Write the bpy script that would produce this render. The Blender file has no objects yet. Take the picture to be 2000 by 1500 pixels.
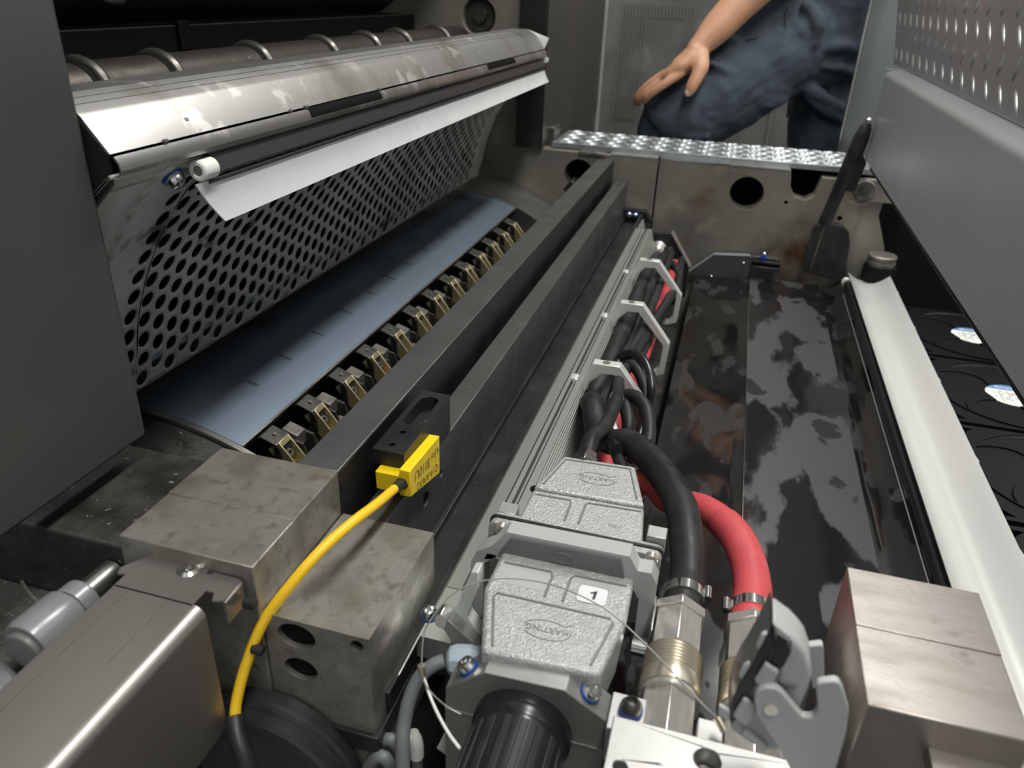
import bpy, bmesh, math, random
from mathutils import Vector, Matrix, noise, geometry
random.seed(4)
PI = math.pi
# ---------------------------------------------------------------- camera, world, lights, exposure
# all geometry is written with the camera's position as origin (metres); UP lifts it onto the floor
UP = Vector((0, 0, 1.05))
EX = Vector((0.96082866, 0.15668445, -0.22860067))
EY = Vector((0.27482805, -0.43228163, 0.85883767))
EZ = Vector((0.03574664, -0.88802172, -0.45840986))
SC = bpy.context.scene
COL = SC.collection
cd = bpy.data.cameras.new('camera'); cam = bpy.data.objects.new('camera', cd); COL.objects.link(cam)
cd.sensor_width = 36; cd.lens = 27.0; cd.clip_start = 0.02; cd.clip_end = 60
M = Matrix.Identity(4)
for i, e in enumerate((EX, EY, EZ)):
    M[i][0] = e.x; M[i][1] = -e.y; M[i][2] = -e.z
M.translation = UP
cam.matrix_world = M
cd.dof.use_dof = True; cd.dof.focus_distance = 0.66; cd.dof.aperture_fstop = 9.0
SC.camera = cam
w = bpy.data.worlds.new('world'); SC.world = w; w.use_nodes = True
w.node_tree.nodes['Background'].inputs[0].default_value = (0.80, 0.84, 0.88, 1)
w.node_tree.nodes['Background'].inputs[1].default_value = 0.50
SC.view_settings.view_transform = 'Standard'; SC.view_settings.look = 'None'
SC.view_settings.gamma = 1; SC.view_settings.use_curve_mapping = False
SC.view_settings.exposure = 0.0
LAMPS = [(-1.35, 0.1), (-1.35, 1.9), (0.35, -0.1), (0.35, 1.7), (1.9, 0.3), (1.9, 2.1)]
for i, (lx, ly) in enumerate(LAMPS):
    ld = bpy.data.lights.new('ceiling_lamp_light', 'AREA'); ld.shape = 'RECTANGLE'; ld.size = 0.22; ld.size_y = 1.45
    ld.energy = 31; ld.color = (1.0, 0.985, 0.95)
    lo = bpy.data.objects.new('ceiling_lamp_light', ld); COL.objects.link(lo); lo.location = Vector((lx, ly, 1.72)) + UP

# ---------------------------------------------------------------- helpers
def ray(px, py):
    u = Vector((px - 1000, py - 750, 1500)); return Vector((u.dot(EX), u.dot(EY), u.dot(EZ)))
def at(px, py, x=None, y=None, z=None):
    r = ray(px, py)
    k = x / r.x if x is not None else (y / r.y if y is not None else z / r.z)
    return r * k
BASE = {}
def finish(name, bm, mat, parent, bevel, segs, smooth, ang):
    me = bpy.data.meshes.new(name)
    bmesh.ops.recalc_face_normals(bm, faces=bm.faces)
    return me
def obj(name, bm, mat, parent=None, bevel=0, segs=2, ang=0.6, base=None, recalc=True):
    if recalc: bmesh.ops.recalc_face_normals(bm, faces=bm.faces)
    if parent is None:
        if base is None:
            xs = [v.co for v in bm.verts]
            base = Vector(((min(v.x for v in xs) + max(v.x for v in xs)) / 2, (min(v.y for v in xs) + max(v.y for v in xs)) / 2, min(v.z for v in xs)))
        base = Vector(base)
    else: base = BASE[parent.name]
    for v in bm.verts: v.co -= base
    me = bpy.data.meshes.new(name); bm.to_mesh(me); bm.free()
    for p in me.polygons: p.use_smooth = True
    me.set_sharp_from_angle(angle=ang)
    me.materials.append(mat)
    o = bpy.data.objects.new(name, me); COL.objects.link(o)
    BASE[o.name] = base
    if parent is None: o.location = base + UP
    else: o.parent = parent
    if bevel:
        b = o.modifiers.new('bevel', 'BEVEL'); b.width = bevel; b.segments = segs; b.limit_method = 'ANGLE'; b.angle_limit = 0.6
        b.harden_normals = False
    return o
def thing(name, label, cat, loc, group=None):
    o = bpy.data.objects.new(name, None); COL.objects.link(o); o.empty_display_size = 0.02
    loc = Vector(loc); o.location = loc + UP; BASE[o.name] = loc
    o['label'] = label; o['category'] = cat
    if group: o['group'] = group
    return o
def tag(o, label, cat, group=None, kind=None):
    o['label'] = label; o['category'] = cat
    if group: o['group'] = group
    if kind: o['kind'] = kind
    return o
def struct(o): o['kind'] = 'structure'; return o
def dup(root, loc, label, rot=None):
    m = {}
    r = root.copy(); COL.objects.link(r); r.location = Vector(loc) + UP; r['label'] = label; BASE[r.name] = Vector(loc)
    if rot is not None: r.rotation_euler = rot
    for ch in list(root.children):
        c = ch.copy(); COL.objects.link(c); c.parent = r
        for g in list(ch.children):
            d = g.copy(); COL.objects.link(d); d.parent = c
    return r
def B(): return bmesh.new()
def box(bm, x0, x1, y0, y1, z0, z1, mtx=None):
    vs = [bm.verts.new((x, y, z)) for x in (x0, x1) for y in (y0, y1) for z in (z0, z1)]
    if mtx:
        for v in vs: v.co = mtx @ v.co
    for f in ((0, 1, 3, 2), (4, 6, 7, 5), (0, 4, 5, 1), (2, 3, 7, 6), (0, 2, 6, 4), (1, 5, 7, 3)): bm.faces.new([vs[i] for i in f])
    return bm
def FY(u, v, w): return Vector((u, w, v))      # profile in x,z pushed along y
def FX(u, v, w): return Vector((w, u, v))      # profile in y,z pushed along x
def FZ(u, v, w): return Vector((u, v, w))      # profile in x,y pushed along z
def prism(bm, poly, a0, a1, F=FY, caps=True):
    A = [bm.verts.new(F(p[0], p[1], a0)) for p in poly]; Bv = [bm.verts.new(F(p[0], p[1], a1)) for p in poly]
    n = len(poly)
    for i in range(n): bm.faces.new((A[i], A[(i + 1) % n], Bv[(i + 1) % n], Bv[i]))
    if caps:
        for L in (A, Bv):
            t = geometry.tessellate_polygon([[Vector((p[0], p[1], 0)) for p in poly]])
            for tri in t:
                try: bm.faces.new([L[i] for i in tri])
                except ValueError: pass
    return bm
def plate(bm, outer, holes, a0, a1, F=FY):
    loops = [outer] + holes
    t = geometry.tessellate_polygon([[Vector((p[0], p[1], 0)) for p in L] for L in loops])
    flat = [p for L in loops for p in L]
    A = [bm.verts.new(F(p[0], p[1], a0)) for p in flat]; Bv = [bm.verts.new(F(p[0], p[1], a1)) for p in flat]
    for tri in t:
        for L in (A, Bv):
            try: bm.faces.new([L[i] for i in tri])
            except ValueError: pass
    k = 0
    for L in loops:
        n = len(L)
        for i in range(n): bm.faces.new((A[k + i], A[k + (i + 1) % n], Bv[k + (i + 1) % n], Bv[k + i]))
        k += n
    return bm
def circ(cx, cy, r, n=24, ry=None, a0=0):
    ry = ry or r
    return [(cx + r * math.cos(a0 + 2 * PI * i / n), cy + ry * math.sin(a0 + 2 * PI * i / n)) for i in range(n)]
def arcpts(cx, cy, r, a0, a1, n=8):
    return [(cx + r * math.cos(a0 + (a1 - a0) * i / n), cy + r * math.sin(a0 + (a1 - a0) * i / n)) for i in range(n + 1)]
def stadium(cx, cy, hl, r, along='v', n=8):
    if along == 'v': return arcpts(cx, cy + hl, r, 0, PI, n) + arcpts(cx, cy - hl, r, PI, 2 * PI, n)
    return arcpts(cx + hl, cy, r, -PI / 2, PI / 2, n) + arcpts(cx - hl, cy, r, PI / 2, 1.5 * PI, n)
def frame_of(d):
    d = d.normalized(); a = Vector((0, 0, 1)) if abs(d.z) < 0.9 else Vector((1, 0, 0))
    u = d.cross(a).normalized(); return u, d.cross(u).normalized()
def lathe(bm, p0, p1, prof, n=32, phase=0.0):
    """prof: list of (t along axis in metres, radius)"""
    p0 = Vector(p0); p1 = Vector(p1); d = (p1 - p0).normalized(); u, v = frame_of(d)
    rings = []
    for t, r in prof:
        if r < 1e-6: rings.append([bm.verts.new(p0 + d * t)])
        else: rings.append([bm.verts.new(p0 + d * t + (u * math.cos(phase + 2 * PI * i / n) + v * math.sin(phase + 2 * PI * i / n)) * r) for i in range(n)])
    for a, b in zip(rings, rings[1:]):
        for i in range(n):
            if len(a) == 1 and len(b) == 1: continue
            if len(a) == 1: bm.faces.new((a[0], b[i], b[(i + 1) % n]))
            elif len(b) == 1: bm.faces.new((a[i], b[0], a[(i + 1) % n]))
            else: bm.faces.new((a[i], a[(i + 1) % n], b[(i + 1) % n], b[i]))
    for R in (rings[0], rings[-1]):
        if len(R) > 1: bm.faces.new(R)
    return bm
def cyl(bm, p0, p1, r, n=24, r2=None, phase=0.0):
    L = (Vector(p1) - Vector(p0)).length
    return lathe(bm, p0, p1, [(0, r), (L, r if r2 is None else r2)], n, phase)
def spline(pts, k=8):
    P = [Vector(p) for p in pts]; P = [P[0] * 2 - P[1]] + P + [P[-1] * 2 - P[-2]]
    out = []
    for i in range(1, len(P) - 2):
        a, b, c, d = P[i - 1:i + 3]
        for j in range(k):
            t = j / k
            out.append(0.5 * ((2 * b) + (c - a) * t + (2 * a - 5 * b + 4 * c - d) * t * t + (3 * b - a - 3 * c + d) * t ** 3))
    out.append(P[-2]); return out
def tube(bm, pts, r, n=14, k=8, rib=0, raw=False):
    P = [Vector(p) for p in pts] if raw else spline(pts, k)
    u = None; rings = []
    for i, p in enumerate(P):
        d = (P[min(i + 1, len(P) - 1)] - P[max(i - 1, 0)]).normalized()
        if u is None: u = frame_of(d)[0]
        u = (u - d * u.dot(d)).normalized(); v = d.cross(u)
        rr = r[i * (len(r) - 1) // max(1, len(P) - 1)] if isinstance(r, (list, tuple)) else r
        if rib: rr += rib * (i % 2)
        rings.append([bm.verts.new(p + (u * math.cos(2 * PI * j / n) + v * math.sin(2 * PI * j / n)) * rr) for j in range(n)])
    for a, b in zip(rings, rings[1:]):
        for j in range(n): bm.faces.new((a[j], a[(j + 1) % n], b[(j + 1) % n], b[j]))
    bm.faces.new(rings[0]); bm.faces.new(rings[-1]); return bm
def text(parent, name, s, size, mtx, mat, depth=0.0003):
    cu = bpy.data.curves.new('t', 'FONT'); cu.body = s; cu.size = size; cu.extrude = depth; cu.align_x = 'CENTER'; cu.align_y = 'CENTER'; cu.resolution_u = 3
    to = bpy.data.objects.new('t', cu); COL.objects.link(to)
    bpy.context.view_layer.update()
    me = bpy.data.meshes.new_from_object(to.evaluated_get(bpy.context.evaluated_depsgraph_get()))
    bm = B(); bm.from_mesh(me); bpy.data.objects.remove(to); bpy.data.meshes.remove(me)
    for v in bm.verts: v.co = mtx @ v.co
    return obj(name, bm, mat, parent, recalc=False)
def basis(o, x, y):
    x = Vector(x).normalized(); y = Vector(y); y = (y - x * y.dot(x)).normalized(); z = x.cross(y)
    m = Matrix((x, y, z)).transposed().to_4x4(); m.translation = Vector(o); return m

def mat(name, c, c2=None, rough=0.45, metal=0.0, ns=12, lo=0.35, hi=0.65, bump=0.0, bs=120, stretch=(1, 1, 1), r2=None, spot=None, spec=0.5, coat=0, det=5, bstretch=None):
    m = bpy.data.materials.new(name); m.use_nodes = True; nt = m.node_tree; nd = nt.nodes; lk = nt.links
    p = nd['Principled BSDF']; p.inputs['Metallic'].default_value = metal; p.inputs['Roughness'].default_value = rough
    p.inputs['Base Color'].default_value = (*c, 1); p.inputs['Specular IOR Level'].default_value = spec
    if coat: p.inputs['Coat Weight'].default_value = coat; p.inputs['Coat Roughness'].default_value = 0.1
    tc = nd.new('ShaderNodeTexCoord')
    def mapping(s):
        mp = nd.new('ShaderNodeMapping'); mp.inputs['Scale'].default_value = s; lk.new(tc.outputs['Object'], mp.inputs['Vector']); return mp
    def nz(scale, s, d=det):
        n = nd.new('ShaderNodeTexNoise'); n.inputs['Scale'].default_value = scale; n.inputs['Detail'].default_value = d
        lk.new(mapping(s).outputs['Vector'], n.inputs['Vector']); return n
    col = None
    if c2 or r2 is not None:
        n = nz(ns, stretch); mr = nd.new('ShaderNodeMapRange'); mr.inputs['From Min'].default_value = lo; mr.inputs['From Max'].default_value = hi
        lk.new(n.outputs['Fac'], mr.inputs['Value'])
        if c2:
            mx = nd.new('ShaderNodeMix'); mx.data_type = 'RGBA'; mx.inputs[6].default_value = (*c, 1); mx.inputs[7].default_value = (*c2, 1)
            lk.new(mr.outputs['Result'], mx.inputs[0]); col = mx.outputs[2]
        if r2 is not None:
            rr = nd.new('ShaderNodeMapRange'); rr.inputs['To Min'].default_value = rough; rr.inputs['To Max'].default_value = r2
            lk.new(mr.outputs['Result'], rr.inputs['Value']); lk.new(rr.outputs['Result'], p.inputs['Roughness'])
    for sp in (spot or []):
        sc_, scale, l, h = sp
        n = nz(scale, (1, 1, 1), 6); mr = nd.new('ShaderNodeMapRange'); mr.inputs['From Min'].default_value = l; mr.inputs['From Max'].default_value = h
        lk.new(n.outputs['Fac'], mr.inputs['Value'])
        mx = nd.new('ShaderNodeMix'); mx.data_type = 'RGBA'
        if col: lk.new(col, mx.inputs[6])
        else: mx.inputs[6].default_value = (*c, 1)
        mx.inputs[7].default_value = (*sc_, 1); lk.new(mr.outputs['Result'], mx.inputs[0]); col = mx.outputs[2]
    if col: lk.new(col, p.inputs['Base Color'])
    if bump:
        n = nz(bs, bstretch or stretch, 3); b = nd.new('ShaderNodeBump'); b.inputs['Strength'].default_value = bump; b.inputs['Distance'].default_value = 0.001
        lk.new(n.outputs['Fac'], b.inputs['Height']); lk.new(b.outputs['Normal'], p.inputs['Normal'])
    return m
RUST = (0.16, 0.07, 0.025)
m_paint = mat('dark_grey_lacquer', (0.085, 0.087, 0.083), (0.065, 0.07, 0.067), 0.38, 0.25, ns=6, r2=0.5, bump=0.05, bs=300)
m_frame = mat('machined_cast_frame', (0.27, 0.255, 0.215), (0.17, 0.16, 0.135), 0.45, 0.45, ns=8, r2=0.6, bump=0.2, bs=150, spot=[((0.36, 0.34, 0.27), 13, 0.58, 0.72), (RUST, 6, 0.64, 0.76)])
def add_stain(m, c, r0, r1, col):
    nt = m.node_tree; p = nt.nodes['Principled BSDF']; src = p.inputs['Base Color'].links[0].from_socket
    tc = nt.nodes.new('ShaderNodeTexCoord'); d = nt.nodes.new('ShaderNodeVectorMath'); d.operation = 'DISTANCE'; d.inputs[1].default_value = c
    nt.links.new(tc.outputs['Object'], d.inputs[0])
    n = nt.nodes.new('ShaderNodeTexNoise'); n.inputs['Scale'].default_value = 34; n.inputs['Detail'].default_value = 8; nt.links.new(tc.outputs['Object'], n.inputs['Vector'])
    ad = nt.nodes.new('ShaderNodeMath'); ad.operation = 'MULTIPLY_ADD'; ad.inputs[1].default_value = 0.12; nt.links.new(n.outputs['Fac'], ad.inputs[0]); nt.links.new(d.outputs['Value'], ad.inputs[2])
    mr = nt.nodes.new('ShaderNodeMapRange'); mr.inputs['From Min'].default_value = r1 + 0.06; mr.inputs['From Max'].default_value = r0 + 0.06; nt.links.new(ad.outputs[0], mr.inputs['Value'])
    mx = nt.nodes.new('ShaderNodeMix'); mx.data_type = 'RGBA'; nt.links.new(mr.outputs['Result'], mx.inputs[0]); nt.links.new(src, mx.inputs[6]); mx.inputs[7].default_value = (*col, 1)
    nt.links.new(mx.outputs[2], p.inputs['Base Color'])
m_frame2 = m_frame.copy(); m_frame2.name = 'machined_cast_frame_with_rust'
_c = at(1555, 500, y=1.58) - Vector((0.2, 1.61, -1.05)); add_stain(m_frame2, _c, 0.0, 0.085, (0.075, 0.038, 0.016))
_c = at(1660, 420, y=1.58) - Vector((0.2, 1.61, -1.05)); add_stain(m_frame2, _c, 0.0, 0.05, (0.30, 0.27, 0.21))
m_rust = mat('rust_stained_frame', (0.19, 0.17, 0.14), (0.11, 0.10, 0.08), 0.5, 0.55, ns=9, bump=0.2, bs=150, spot=[(RUST, 9, 0.5, 0.66)])
m_darkframe = mat('dark_oily_cast_iron', (0.035, 0.033, 0.03), (0.02, 0.02, 0.02), 0.45, 0.4, ns=15, bump=0.3, bs=120)
m_block = mat('oxidised_ground_steel', (0.38, 0.365, 0.33), (0.25, 0.24, 0.21), 0.42, 0.75, ns=28, lo=0.38, hi=0.62, r2=0.55, bump=0.2, bs=260, spot=[((0.20, 0.185, 0.155), 30, 0.50, 0.70), ((0.19, 0.18, 0.15), 130, 0.55, 0.75), ((0.22, 0.15, 0.09), 45, 0.66, 0.80)])
m_blockr = mat('brushed_steel_block', (0.40, 0.365, 0.34), (0.30, 0.275, 0.25), 0.36, 0.9, ns=22, r2=0.5, bump=0.12, bs=220, stretch=(1, 3, 1), spot=[((0.22, 0.19, 0.17), 30, 0.62, 0.7)])
m_channel = mat('bead_blasted_sheet_steel', (0.46, 0.43, 0.40), (0.38, 0.355, 0.33), 0.34, 0.9, ns=14, r2=0.42, bump=0.04, bs=400)
m_upright = mat('satin_upright_steel', (0.25, 0.27, 0.27), (0.21, 0.225, 0.225), 0.3, 0.7, ns=3)
m_beamtop = mat('blackened_beam_steel', (0.155, 0.158, 0.155), (0.105, 0.108, 0.105), 0.40, 0.7, ns=18, r2=0.5, bump=0.12, bs=240, spot=[((0.2, 0.2, 0.19), 60, 0.68, 0.72)])
m_blackmet = mat('black_anodised', (0.018, 0.018, 0.018), (0.028, 0.028, 0.028), 0.33, 0.3, ns=20, r2=0.45, bump=0.05, bs=300, spot=[((0.15, 0.15, 0.15), 240, 0.74, 0.76)])
m_oil = mat('oily_black_grime', (0.018, 0.017, 0.015), (0.035, 0.033, 0.03), 0.35, 0.1, ns=30, r2=0.75, bump=0.9, bs=160, spot=[((0.22, 0.21, 0.19), 150, 0.68, 0.73), ((0.12, 0.06, 0.02), 20, 0.68, 0.75)])
m_alu = mat('worn_bare_aluminium', (0.54, 0.535, 0.515), (0.41, 0.405, 0.39), 0.34, 0.95, ns=9, r2=0.42, bump=0.10, bs=160, stretch=(1, 0.5, 1), spot=[((0.32, 0.30, 0.26), 14, 0.55, 0.72), ((0.66, 0.65, 0.62), 34, 0.6, 0.66)])
m_aluprof = mat('anodised_aluminium', (0.56, 0.58, 0.55), (0.50, 0.52, 0.49), 0.36, 0.85, ns=8, stretch=(1, 0.2, 1), bump=0.04, bs=300)
m_alublk = mat('milled_aluminium', (0.42, 0.42, 0.41), (0.36, 0.36, 0.35), 0.45, 0.6, ns=40, r2=0.42, bump=0.08, bs=200)
m_perf = mat('perforated_stainless', (0.60, 0.595, 0.57), (0.43, 0.42, 0.40), 0.42, 0.25, ns=11, r2=0.5, bump=0.12, bs=150, spot=[((0.10, 0.085, 0.065), 26, 0.60, 0.68), ((0.30, 0.16, 0.10), 9, 0.68, 0.76)])
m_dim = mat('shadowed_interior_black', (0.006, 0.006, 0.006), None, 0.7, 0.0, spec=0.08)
m_jacket = mat('blue_grey_cylinder_jacket', (0.24, 0.30, 0.37), (0.19, 0.235, 0.30), 0.42, 0.85, ns=7, r2=0.5, bump=0.04, bs=300, spot=[((0.14, 0.155, 0.19), 14, 0.60, 0.75)])
m_bearer = mat('polished_bearer_steel', (0.42, 0.42, 0.40), (0.30, 0.30, 0.28), 0.25, 0.95, ns=12, r2=0.4)
m_mark = mat('dried_ink_smear', (0.06, 0.065, 0.08), None, 0.5, 0.3)
m_brass = mat('zinc_yellow_passivated', (0.70, 0.62, 0.38), (0.42, 0.36, 0.20), 0.38, 0.85, ns=60, r2=0.5, bump=0.15, bs=400)
m_grip = mat('dark_gripper_steel', (0.17, 0.165, 0.15), (0.08, 0.077, 0.068), 0.28, 0.85, ns=70, r2=0.5, bump=0.2, bs=300)
m_gripc = mat('casting_grey_iron', (0.22, 0.21, 0.19), (0.12, 0.115, 0.10), 0.45, 0.75, ns=60, r2=0.6, bump=0.4, bs=300)
m_roller = mat('bronzed_roller_steel', (0.11, 0.10, 0.088), (0.06, 0.053, 0.046), 0.34, 0.85, ns=30, r2=0.5, bump=0.2, bs=220, spot=[((0.4, 0.38, 0.34), 120, 0.7, 0.74)])
m_navy = mat('dark_navy_blanket', (0.010, 0.016, 0.028), (0.014, 0.02, 0.03), 0.5, 0.1, ns=4)
m_barblk = mat('fine_textured_black_bar', (0.075, 0.075, 0.078), None, 0.42, 0.6, bump=0.3, bs=900)
m_white = mat('white_plastic_sheet', (0.72, 0.745, 0.75), (0.66, 0.69, 0.695), 0.35, 0.0, ns=12, spot=[((0.45, 0.46, 0.46), 30, 0.70, 0.76)])
m_nylon = mat('natural_white_nylon', (0.78, 0.78, 0.74), None, 0.35, 0.0)
m_tray = mat('satin_white_tray', (0.42, 0.42, 0.405), (0.37, 0.37, 0.36), 0.30, 0.15, ns=6, stretch=(1, 0.2, 1))
m_yellow = mat('yellow_sensor_plastic', (0.93, 0.66, 0.012), None, 0.38, 0.0)
m_ycable = mat('yellow_cable_jacket', (0.93, 0.58, 0.02), None, 0.36, 0.0)
m_rubber = mat('black_rubber', (0.014, 0.014, 0.014), (0.024, 0.024, 0.024), 0.40, 0.0, spec=0.38, ns=50, r2=0.6, bump=0.15, bs=400)
m_rubbersh = mat('glossy_black_rubber', (0.015, 0.015, 0.016), None, 0.25, 0.0)
m_red = mat('red_rubber_hose', (0.56, 0.075, 0.085), (0.47, 0.055, 0.065), 0.48, 0.0, ns=40, bump=0.3, bs=500)
m_hood = mat('hammered_grey_die_cast', (0.46, 0.475, 0.465), (0.40, 0.415, 0.405), 0.32, 0.35, ns=300, bump=1.0, bs=700, lo=0.4, hi=0.6)
m_hoodline = mat('grey_moulded_groove', (0.22, 0.225, 0.22), None, 0.4, 0.3)
m_greypl = mat('grey_polycarbonate', (0.40, 0.415, 0.41), None, 0.38, 0.0)
m_greydk = mat('dark_grey_plastic', (0.15, 0.155, 0.15), None, 0.4, 0.0)
m_motorgrey = mat('grey_anodised_motor_plate', (0.27, 0.27, 0.255), (0.24, 0.24, 0.225), 0.38, 0.55, ns=30)
m_nickel = mat('nickel_plated_brass', (0.80, 0.775, 0.73), (0.68, 0.655, 0.61), 0.27, 0.82, ns=60, stretch=(6, 1, 6), bump=0.06, bs=300)
m_gold = mat('tarnished_brass_thread', (0.62, 0.56, 0.45), None, 0.30, 0.85)
m_chrome = mat('bright_zinc_steel', (0.78, 0.78, 0.76), None, 0.16, 1.0)
m_blue = mat('blue_locking_ring', (0.01, 0.06, 0.32), None, 0.4, 0.0)
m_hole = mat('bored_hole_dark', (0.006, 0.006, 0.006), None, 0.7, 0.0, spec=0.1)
m_greycab = mat('grey_pvc_cable', (0.15, 0.16, 0.17), None, 0.45, 0.0)
m_gland = mat('blue_grey_cable_gland', (0.33, 0.40, 0.45), None, 0.4, 0.0)
m_film = mat('glossy_black_sheet', (0.008, 0.008, 0.008), (0.028, 0.028, 0.028), 0.11, 0.0, ns=8, lo=0.53, hi=0.56, spot=[((0.07, 0.07, 0.07), 13, 0.67, 0.69)], r2=0.30, coat=0.0, det=4, stretch=(2.4, 1.0, 1))  # grey noise patches paint reflections and residue into the black colour
m_filmg = mat('black_sheet_grey_reflections', (0.010, 0.010, 0.011), (0.055, 0.055, 0.057), 0.12, 0.0, ns=5.5, lo=0.46, hi=0.49, r2=0.36, det=5, stretch=(2.0, 0.8, 1), spot=[((0.012, 0.012, 0.012), 11, 0.60, 0.62)])  # larger, paler patches: reflections and residue put into the sheet's colour
m_cover = mat('satin_stainless_cover', (0.46, 0.485, 0.50), (0.41, 0.43, 0.44), 0.36, 0.5, ns=5, r2=0.42, bump=0.03, bs=400)
m_tread = mat('stainless_tread_plate', (0.46, 0.465, 0.47), (0.40, 0.405, 0.41), 0.30, 0.7, ns=8, r2=0.4)
m_treadz = mat('galvanised_tread_deck', (0.40, 0.43, 0.44), (0.30, 0.325, 0.33), 0.36, 0.75, ns=30, r2=0.4)
m_fan = mat('black_fan_plastic', (0.004, 0.004, 0.005), None, 0.42, 0.0, bump=0.2, bs=300, spec=0.14)
m_label = mat('white_paper_label', (0.60, 0.60, 0.58), None, 0.5, 0.0, c2=(0.5, 0.5, 0.48), ns=90) if False else mat('white_paper_label', (0.62, 0.62, 0.60), (0.5, 0.5, 0.48), 0.5, 0.0, ns=90)
m_lblue = mat('blue_print', (0.06, 0.16, 0.32), None, 0.5)
m_ink = mat('black_print', (0.02, 0.02, 0.03), None, 0.5)
m_olive = mat('dark_olive_print', (0.16, 0.14, 0.02), None, 0.5)
m_skin = mat('skin', (0.62, 0.34, 0.21), (0.55, 0.28, 0.17), 0.5, 0.0, ns=20, bump=0.15, bs=90)
m_nail = mat('finger_nail', (0.72, 0.45, 0.36), None, 0.35)
m_cloth = mat('slate_blue_work_cloth', (0.055, 0.070, 0.088), (0.045, 0.058, 0.074), 0.85, 0.0, ns=30, bump=0.4, bs=500, spec=0.2)
m_seam = mat('dark_seam_thread', (0.03, 0.038, 0.05), None, 0.9)
m_hair = mat('dark_hair', (0.02, 0.015, 0.012), None, 0.6)
m_floor = mat('grey_hall_floor', (0.22, 0.22, 0.21), (0.18, 0.18, 0.17), 0.5, 0.0, ns=3)
m_wall = mat('grey_hall_wall', (0.62, 0.62, 0.60), (0.58, 0.58, 0.57), 0.7, 0.0, ns=2)
m_ceil = mat('hall_ceiling', (0.70, 0.70, 0.68), None, 0.8, 0.0)
m_door = mat('scuffed_steel_door', (0.10, 0.10, 0.097), (0.14, 0.14, 0.132), 0.42, 0.5, ns=4, r2=0.6, spot=[((0.30, 0.30, 0.29), 5, 0.60, 0.75)])
m_doorline = mat('ribbed_door_strip', (0.25, 0.25, 0.24), None, 0.4, 0.6)
m_side = mat('brownish_grey_side_panel', (0.165, 0.152, 0.138), (0.125, 0.135, 0.128), 0.30, 0.75, ns=2.5, r2=0.34, stretch=(1, 2, 0.5))
m_lampem = bpy.data.materials.new('lamp_diffuser'); m_lampem.use_nodes = True
m_lampem.node_tree.nodes['Principled BSDF'].inputs['Emission Color'].default_value = (1, 0.98, 0.94, 1)
m_lampem.node_tree.nodes['Principled BSDF'].inputs['Emission Strength'].default_value = 6.0
# ---------------------------------------------------------------- the hall
FZ0 = -1.05
struct(obj('floor', box(B(), -3.2, 3.2, -2.6, 3.6, FZ0 - 0.05, FZ0), m_floor))
struct(obj('ceiling', box(B(), -3.2, 3.2, -2.6, 3.6, 1.95, 2.0), m_ceil))
struct(obj('wall_back', box(B(), -3.2, 3.2, 3.6, 3.65, FZ0, 1.95), m_wall))
struct(obj('wall_left', box(B(), -3.25, -3.2, -2.6, 3.6, FZ0, 1.95), m_wall))
struct(obj('wall_right', box(B(), 3.2, 3.25, -2.6, 3.6, FZ0, 1.95), m_wall))
LN = ['left row over the press', 'left row towards the back wall', 'middle row over the press', 'middle row towards the back wall', 'right row over the press', 'right row towards the back wall']
for (lx, ly), ln in zip(LAMPS, LN):
    t = thing('ceiling_lamp', 'white tube luminaire on the ceiling, ' + ln, 'lamp', (lx, ly, 1.74), 'ceiling lamps')
    obj('housing', prism(B(), [(lx - 0.14, 1.95), (lx - 0.11, 1.75), (lx + 0.11, 1.75), (lx + 0.14, 1.95)], ly - 0.76, ly + 0.76), m_nylon, t)
    obj('diffuser', box(B(), lx - 0.10, lx + 0.10, ly - 0.72, ly + 0.72, 1.742, 1.75), m_lampem, t)

# ---------------------------------------------------------------- large press castings and panels
SX = -0.375
t = thing('side_guard_panel', 'tall dark grey lacquered panel filling the left edge of the photo', 'panel', (SX - 0.02, 0.1, -0.297))
obj('panel', box(B(), SX - 0.03, SX, -0.35, 0.389, -0.297, 0.75), m_paint, t, bevel=0.003)
obj('rear_flange', box(B(), SX - 0.09, SX - 0.03, 0.375, 0.389, -0.297, 0.75), m_paint, t)

def cut_circle(x, z, r): return circ(x, z, r, 32)
# drive side frame: two castings with a vertical joint, bored holes
t = thing('side_frame_casting', 'weathered steel side frame across the far end with a round bored hole', 'frame', (0.2, 1.61, FZ0))
out = [(-0.1355, -0.9), (0.31, -0.9), (0.31, -0.42), (0.285, -0.36), (0.29, -0.30), (0.172, -0.30), (0.165, -0.335), (0.150, -0.345), (0.128, -0.340), (0.118, -0.325), (0.113, -0.292), (-0.1355, -0.292)]
obj('casting', plate(B(), out, [cut_circle(0.039, -0.342, 0.0325), circ(0.115, -0.352, 0.004, 10), circ(0.218, -0.372, 0.005, 10)], 1.58, 1.62), m_frame2, t, bevel=0.0015)
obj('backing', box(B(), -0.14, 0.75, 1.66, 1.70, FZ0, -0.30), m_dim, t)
obj('top_edge_strip', box(B(), -0.1355, 0.0, 1.579, 1.60, -0.292, -0.2895), m_chrome, t)
obj('top_edge_strip', box(B(), 0.002, 0.112, 1.579, 1.60, -0.2925, -0.290), m_alu, t)
t = thing('side_frame_casting', 'darker steel side frame behind the ink cylinder end, left of the joint', 'frame', (-0.6, 1.61, FZ0))
out = [(-1.3, -0.9), (-0.1395, -0.9), (-0.1395, -0.292), (-0.375, -0.292), (-0.375, 0.9), (-1.3, 0.9)]
obj('casting', plate(B(), out, [cut_circle(-0.297, -0.336, 0.03), cut_circle(-0.5176, -0.0523, 0.034), circ(-0.405, -0.14, 0.008, 16), circ(-0.428, -0.045, 0.005, 12)], 1.58, 1.62), m_darkframe if False else m_frame, t, bevel=0.0015)
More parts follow.
